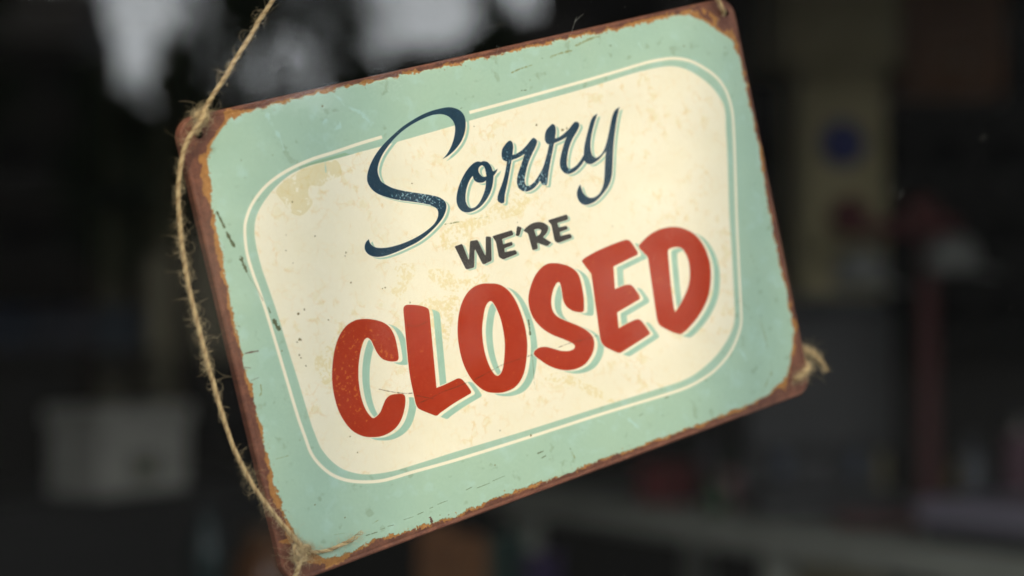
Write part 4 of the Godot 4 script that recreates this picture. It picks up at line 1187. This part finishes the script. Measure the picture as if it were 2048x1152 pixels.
	for h in [0.5, 1.0, 1.38, 1.80, 2.2]:
		part("shelf", box(Vector3(0.70, 0.03, 0.30), 0.003), mat(Color(0.09, 0.09, 0.09), 0.7), rack, Vector3(0, h, 0))
	var tint := [Color(0.16, 0.19, 0.26), Color(0.14, 0.18, 0.24), Color(0.20, 0.21, 0.25), Color(0.13, 0.19, 0.24)]
	var where := ["leftmost", "second", "third", "rightmost"]
	for k in 4:
		var b := thing("storage_tin", "%s dim bluish tin on the middle shelf of the olive rack" % where[k], "tin", Vector3(1.12, 1.395, -4.15) + Vector3(-0.27 + 0.18 * k, 0, 0.06).rotated(Vector3.UP, 0.30), 0.30, "tins on the rack's middle shelf")
		part("body", box(Vector3(0.16, 0.09, 0.10), 0.006), mat(tint[k], 0.5), b, Vector3(0, 0.045, 0))
		part("lid", box(Vector3(0.164, 0.02, 0.104), 0.004), mat(tint[k], 0.5), b, Vector3(0, 0.10, 0))
	# the nearer bench under the sign
	var bench := thing("bench", "dark narrow bench behind the lower edge of the sign", "bench", Vector3(1.25, 0, -2.48), 0.55)
	legged_table(bench, Vector3(0.95, 0.90, 0.34), mat(Color(0.10, 0.10, 0.10), 0.6), mat(Color(0.09, 0.09, 0.09), 0.6), 0.04)
	bottle("tall_bottle", "dark teal bottle on the bench left of the sign's lower corner", Vector3(0.98, 0.90, -2.60), 0.032, 0.25, Color(0.05, 0.16, 0.16))
	var jar := thing("amber_jar", "round amber brown jar behind the sign's lower left corner", "jar", Vector3(1.075, 0.90, -2.55))
	part("body", lathe([0.001, 0.0, 0.05, 0.0, 0.062, 0.03, 0.066, 0.08, 0.058, 0.13, 0.04, 0.155, 0.038, 0.165, 0.001, 0.165], 32), mat(Color(0.38, 0.22, 0.06), 0.3), jar)
	part("lid", drum(0.043, 0.043, 0.025), mat(Color(0.30, 0.20, 0.08), 0.5), jar, Vector3(0, 0.1775, 0))
	var crate := thing("wooden_caddy", "brown wooden caddy below the middle of the sign", "caddy", Vector3(1.37, 0.90, -2.36), 0.55)
	part("back_board", box(Vector3(0.11, 0.19, 0.012)), wood, crate, Vector3(0, 0.095, -0.04))
	part("front_board", box(Vector3(0.11, 0.16, 0.012)), wood, crate, Vector3(0, 0.08, 0.04))
	for s in [-1, 1]:
		part("side_board", box(Vector3(0.012, 0.17, 0.068)), wood, crate, Vector3(0.049 * s, 0.085, 0))
	part("bottom_board", box(Vector3(0.086, 0.012, 0.068)), wood, crate, Vector3(0, 0.006, 0))
	book("dark teal book beside the brown caddy under the sign", Vector3(1.485, 0.90, -2.36), Vector3(0.10, 0.17, 0.03), Color(0.05, 0.19, 0.17), 0.55)
	book("dark purple book right of the teal book under the sign", Vector3(1.535, 0.90, -2.31), Vector3(0.09, 0.135, 0.025), Color(0.16, 0.09, 0.26), 0.55)


# ---------------------------------------------------------------- across the street, seen only mirrored in the glass

func tree(label: String, at: Vector3, h: float, r: float, seed_: int) -> void:
	rng.seed = seed_
	var t := thing("street_tree", label, "tree", at, 0.0, "trees across the street")
	part("trunk", drum(0.22, 0.12, h * 0.62, 12), mat(Color(0.17, 0.14, 0.11), 0.9), t, Vector3(0, h * 0.31, 0))
	var st := SurfaceTool.new()
	st.begin(Mesh.PRIMITIVE_TRIANGLES)
	for c in 26:
		var d := Vector3(rng.randfn(), rng.randfn() * 0.9, rng.randfn()).normalized() * pow(rng.randf(), 0.4)
		var middle := Vector3(0, h * 0.66, 0) + d * Vector3(r, h * 0.34, r) * 0.8
		for k in 80:
			var p := middle + Vector3(rng.randfn(), rng.randfn(), rng.randfn()) * r * 0.20
			var u := Vector3(rng.randfn(), rng.randfn(), rng.randfn()).normalized() * 0.13
			var v := u.cross(Vector3(rng.randfn(), rng.randfn(), rng.randfn())).normalized() * 0.09
			for q in [p - u, p + v, p + u, p - u, p + u, p - v]:
				st.add_vertex(q)
	st.generate_normals()
	part("crown", st.commit(), mat(Color(0.16, 0.20, 0.12), 0.8), t)


func house(label: String, at: Vector3, size: Vector3, ridge: float, wall: Color, bays: int, floors: int, turn := 0.568, group := "houses across the street") -> void:
	var t := thing("terraced_house", label, "house", at, turn, group)
	part("walls", box(size), speckled(wall, wall * 0.9, 0.5, 0.9), t, Vector3(0, size.y / 2, size.z / 2))
	var roof := PrismMesh.new()
	roof.size = Vector3(size.z + 0.5, ridge, size.x - 0.02)
	part("roof", roof, mat(Color(0.14, 0.13, 0.13), 0.8), t, Vector3(0, size.y + ridge / 2, size.z / 2), Vector3(0, PI / 2, 0))
	var storey := size.y / floors
	for row in floors:
		for k in bays:
			var x := (k + 0.5 - bays / 2.0) * size.x / bays
			if row == 0 and k == 0:
				var d := part("door", box(Vector3(0.95, 2.1, 0.06)), mat(Color(0.10, 0.12, 0.11), 0.4), t, Vector3(x, 1.05, -0.02))
				part("door_step", box(Vector3(1.2, 0.15, 0.4)), mat(Color(0.45, 0.44, 0.42), 0.8), d, Vector3(0, -0.975, -0.2))
				continue
			var w := part("window", box(Vector3(0.85, 1.25, 0.06)), mat(Color(0.05, 0.06, 0.07), 0.8, 0.15), t, Vector3(x, storey * (row + 0.5), -0.02))
			part("window_sill", box(Vector3(1.0, 0.08, 0.14)), mat(Color(0.55, 0.55, 0.52), 0.8), w, Vector3(0, -0.66, -0.03))


func build_posts() -> void:
	# twin posts on the pavement, out of frame: their soft shadows fall across the tin sign
	var steel := mat(Color(0.45, 0.46, 0.46), 0.5)
	var t := thing("street_sign", "tall street sign on twin steel posts standing on the pavement", "street sign", Vector3(-0.561, 0, 1.0))
	for x in [-0.119, 0.119]:
		part("post", drum(0.024, 0.024, 4.2, 24), steel, t, Vector3(x, 2.1, 0))
		part("foot_plate", drum(0.06, 0.05, 0.03, 24), steel, t, Vector3(x, 0.015, 0))
	part("sign_plate", box(Vector3(0.62, 0.6, 0.004)), mat(Color(0.10, 0.20, 0.42), 0.4), t, Vector3(0, 3.88, 0.027))


func build_street() -> void:
	# a terrace across the square, 80 m away, with trees nearer by
	house("wide dark brick house at the left end of the mirrored terrace", Vector3(23.99, -0.15, 78.56), Vector3(8.4, 13.0, 8), 3.0, Color(0.15, 0.13, 0.11), 5, 4)
	house("narrow dark house between the wide brick house and the buff house", Vector3(28.85, -0.15, 75.47), Vector3(2.85, 9.2, 8), 1.4, Color(0.22, 0.19, 0.17), 1, 3)
	house("buff house beside the wide dark brick house in the mirrored terrace", Vector3(32.11, -0.15, 73.40), Vector3(5.0, 9.0, 8), 1.8, Color(0.66, 0.62, 0.52), 2, 3)
	house("narrow brown brick house between the buff and white houses", Vector3(36.14, -0.15, 70.83), Vector3(4.5, 9.0, 8), 1.8, Color(0.27, 0.20, 0.16), 2, 3)
	house("white house between the brown brick and grey houses", Vector3(39.95, -0.15, 68.40), Vector3(4.5, 9.0, 8), 4.3, Color(0.78, 0.76, 0.70), 2, 3)
	house("grey house between the two white houses", Vector3(43.63, -0.15, 66.05), Vector3(4.2, 9.2, 8), 5.4, Color(0.50, 0.49, 0.45), 2, 3)
	house("white house beside the long dark block", Vector3(47.04, -0.15, 63.88), Vector3(3.86, 9.0, 8), 1.8, Color(0.78, 0.76, 0.70), 2, 3)
	house("long dark block at the right end of the mirrored terrace", Vector3(56.65, -0.15, 57.75), Vector3(18.9, 16.0, 10), 3.0, Color(0.13, 0.12, 0.11), 8, 5)
	house("tall dark block rising behind the terrace", Vector3(66.5, -0.15, 72.8), Vector3(31.0, 21.0, 10), 3.0, Color(0.13, 0.12, 0.11), 10, 6)
	# the street goes on to the left and right of what the glass mirrors here
	for k in 8:
		house("dark brick house further along the street, outside the picture", Vector3(13.0 - k * 9.6, -0.15, 84.0 - absf(k - 2.0) * 1.5), Vector3(9.2, 10.0 + (k * 37 % 5) * 0.8, 8), 2.6, Color(0.22 + 0.03 * (k % 3), 0.19 + 0.02 * (k % 2), 0.16), 4, 3, 0.25 - 0.08 * k, "houses further along the street")
	for k in 3:
		house("dark brick house further along the street, outside the picture", Vector3(69.0 + k * 7.5, -0.15, 46.0 - k * 9.0), Vector3(10.5, 11.0 + k * 0.8, 8), 2.6, Color(0.22, 0.19 + 0.02 * k, 0.17), 4, 3, 0.85, "houses further along the street")
	tree("full street tree at the left of the mirrored square", Vector3(8.3, -0.15, 29.0), 9.2, 1.3, 21)
	tree("broad street tree in the middle of the mirrored square", Vector3(12.45, -0.15, 26.4), 9.4, 1.80, 22)
	tree("small young tree beside the leftmost mirrored tree", Vector3(10.15, -0.15, 28.0), 5.9, 0.45, 24)
	tree("small young tree left of the broad mirrored tree", Vector3(11.25, -0.15, 27.2), 6.3, 0.50, 25)
	tree("low spreading tree between the two young mirrored trees", Vector3(10.75, -0.15, 27.7), 5.55, 0.75, 27)
	tree("leafy tree before the brown brick house in the mirrored square", Vector3(13.75, -0.15, 25.75), 6.1, 0.55, 28)
	tree("slim street tree at the right of the mirrored square", Vector3(15.35, -0.15, 24.6), 7.9, 0.45, 23)
	tree("small round tree before the white house in the mirrored square", Vector3(14.75, -0.15, 25.08), 6.0, 0.50, 26)


# ---------------------------------------------------------------- the scene

func _ready() -> void:
	# camera: level, about 32 degrees off the window's normal, focused on the lettering
	var lens := CameraAttributesPhysical.new()
	lens.frustum_focal_length = 81.1
	lens.frustum_focus_distance = 0.852
	lens.frustum_near = 0.05
	lens.frustum_far = 500.0
	lens.exposure_aperture = 4.6
	var cam := Camera3D.new()
	cam.name = "camera"
	add_child(cam)
	cam.attributes = lens
	cam.fov = 16.833
	cam.near = 0.05
	cam.far = 500.0
	cam.look_at_from_position(Vector3(-0.48037, 1.47897, 0.74148), Vector3(-0.48037, 1.47897, 0.74148) + Vector3(0.53753, 0.01423, -0.84313), Vector3.UP)
	cam.current = true
	# bright overcast sky
	var sky := ProceduralSkyMaterial.new()
	sky.sky_top_color = Color(0.83, 0.85, 0.87)
	sky.sky_horizon_color = Color(1.84, 1.88, 1.90)
	sky.sky_curve = 0.15
	sky.sky_energy_multiplier = 1.0
	sky.ground_bottom_color = Color(0.3, 0.3, 0.3)
	sky.ground_horizon_color = Color(0.4, 0.4, 0.4)
	var env := Environment.new()
	env.background_mode = Environment.BG_SKY
	env.sky = Sky.new()
	env.sky.sky_material = sky
	env.tonemap_mode = Environment.TONE_MAPPER_LINEAR
	env.tonemap_exposure = 1.80
	env.sdfgi_enabled = true
	env.ssao_enabled = true
	env.ssil_enabled = true
	var world := WorldEnvironment.new()
	world.name = "world"
	world.environment = env
	add_child(world)
	var sun := DirectionalLight3D.new()
	sun.name = "sun"
	sun.light_energy = 0.5
	sun.light_color = Color(1.0, 0.93, 0.80)
	sun.light_angular_distance = 1.5
	sun.shadow_enabled = true
	add_child(sun)
	sun.look_at_from_position(Vector3(-0.30, 0.80, 0.52), Vector3.ZERO, Vector3.UP)
	build_shell()
	build_street()
	build_posts()
	build_window()
	build_sign()
	build_twine()
	build_shop()
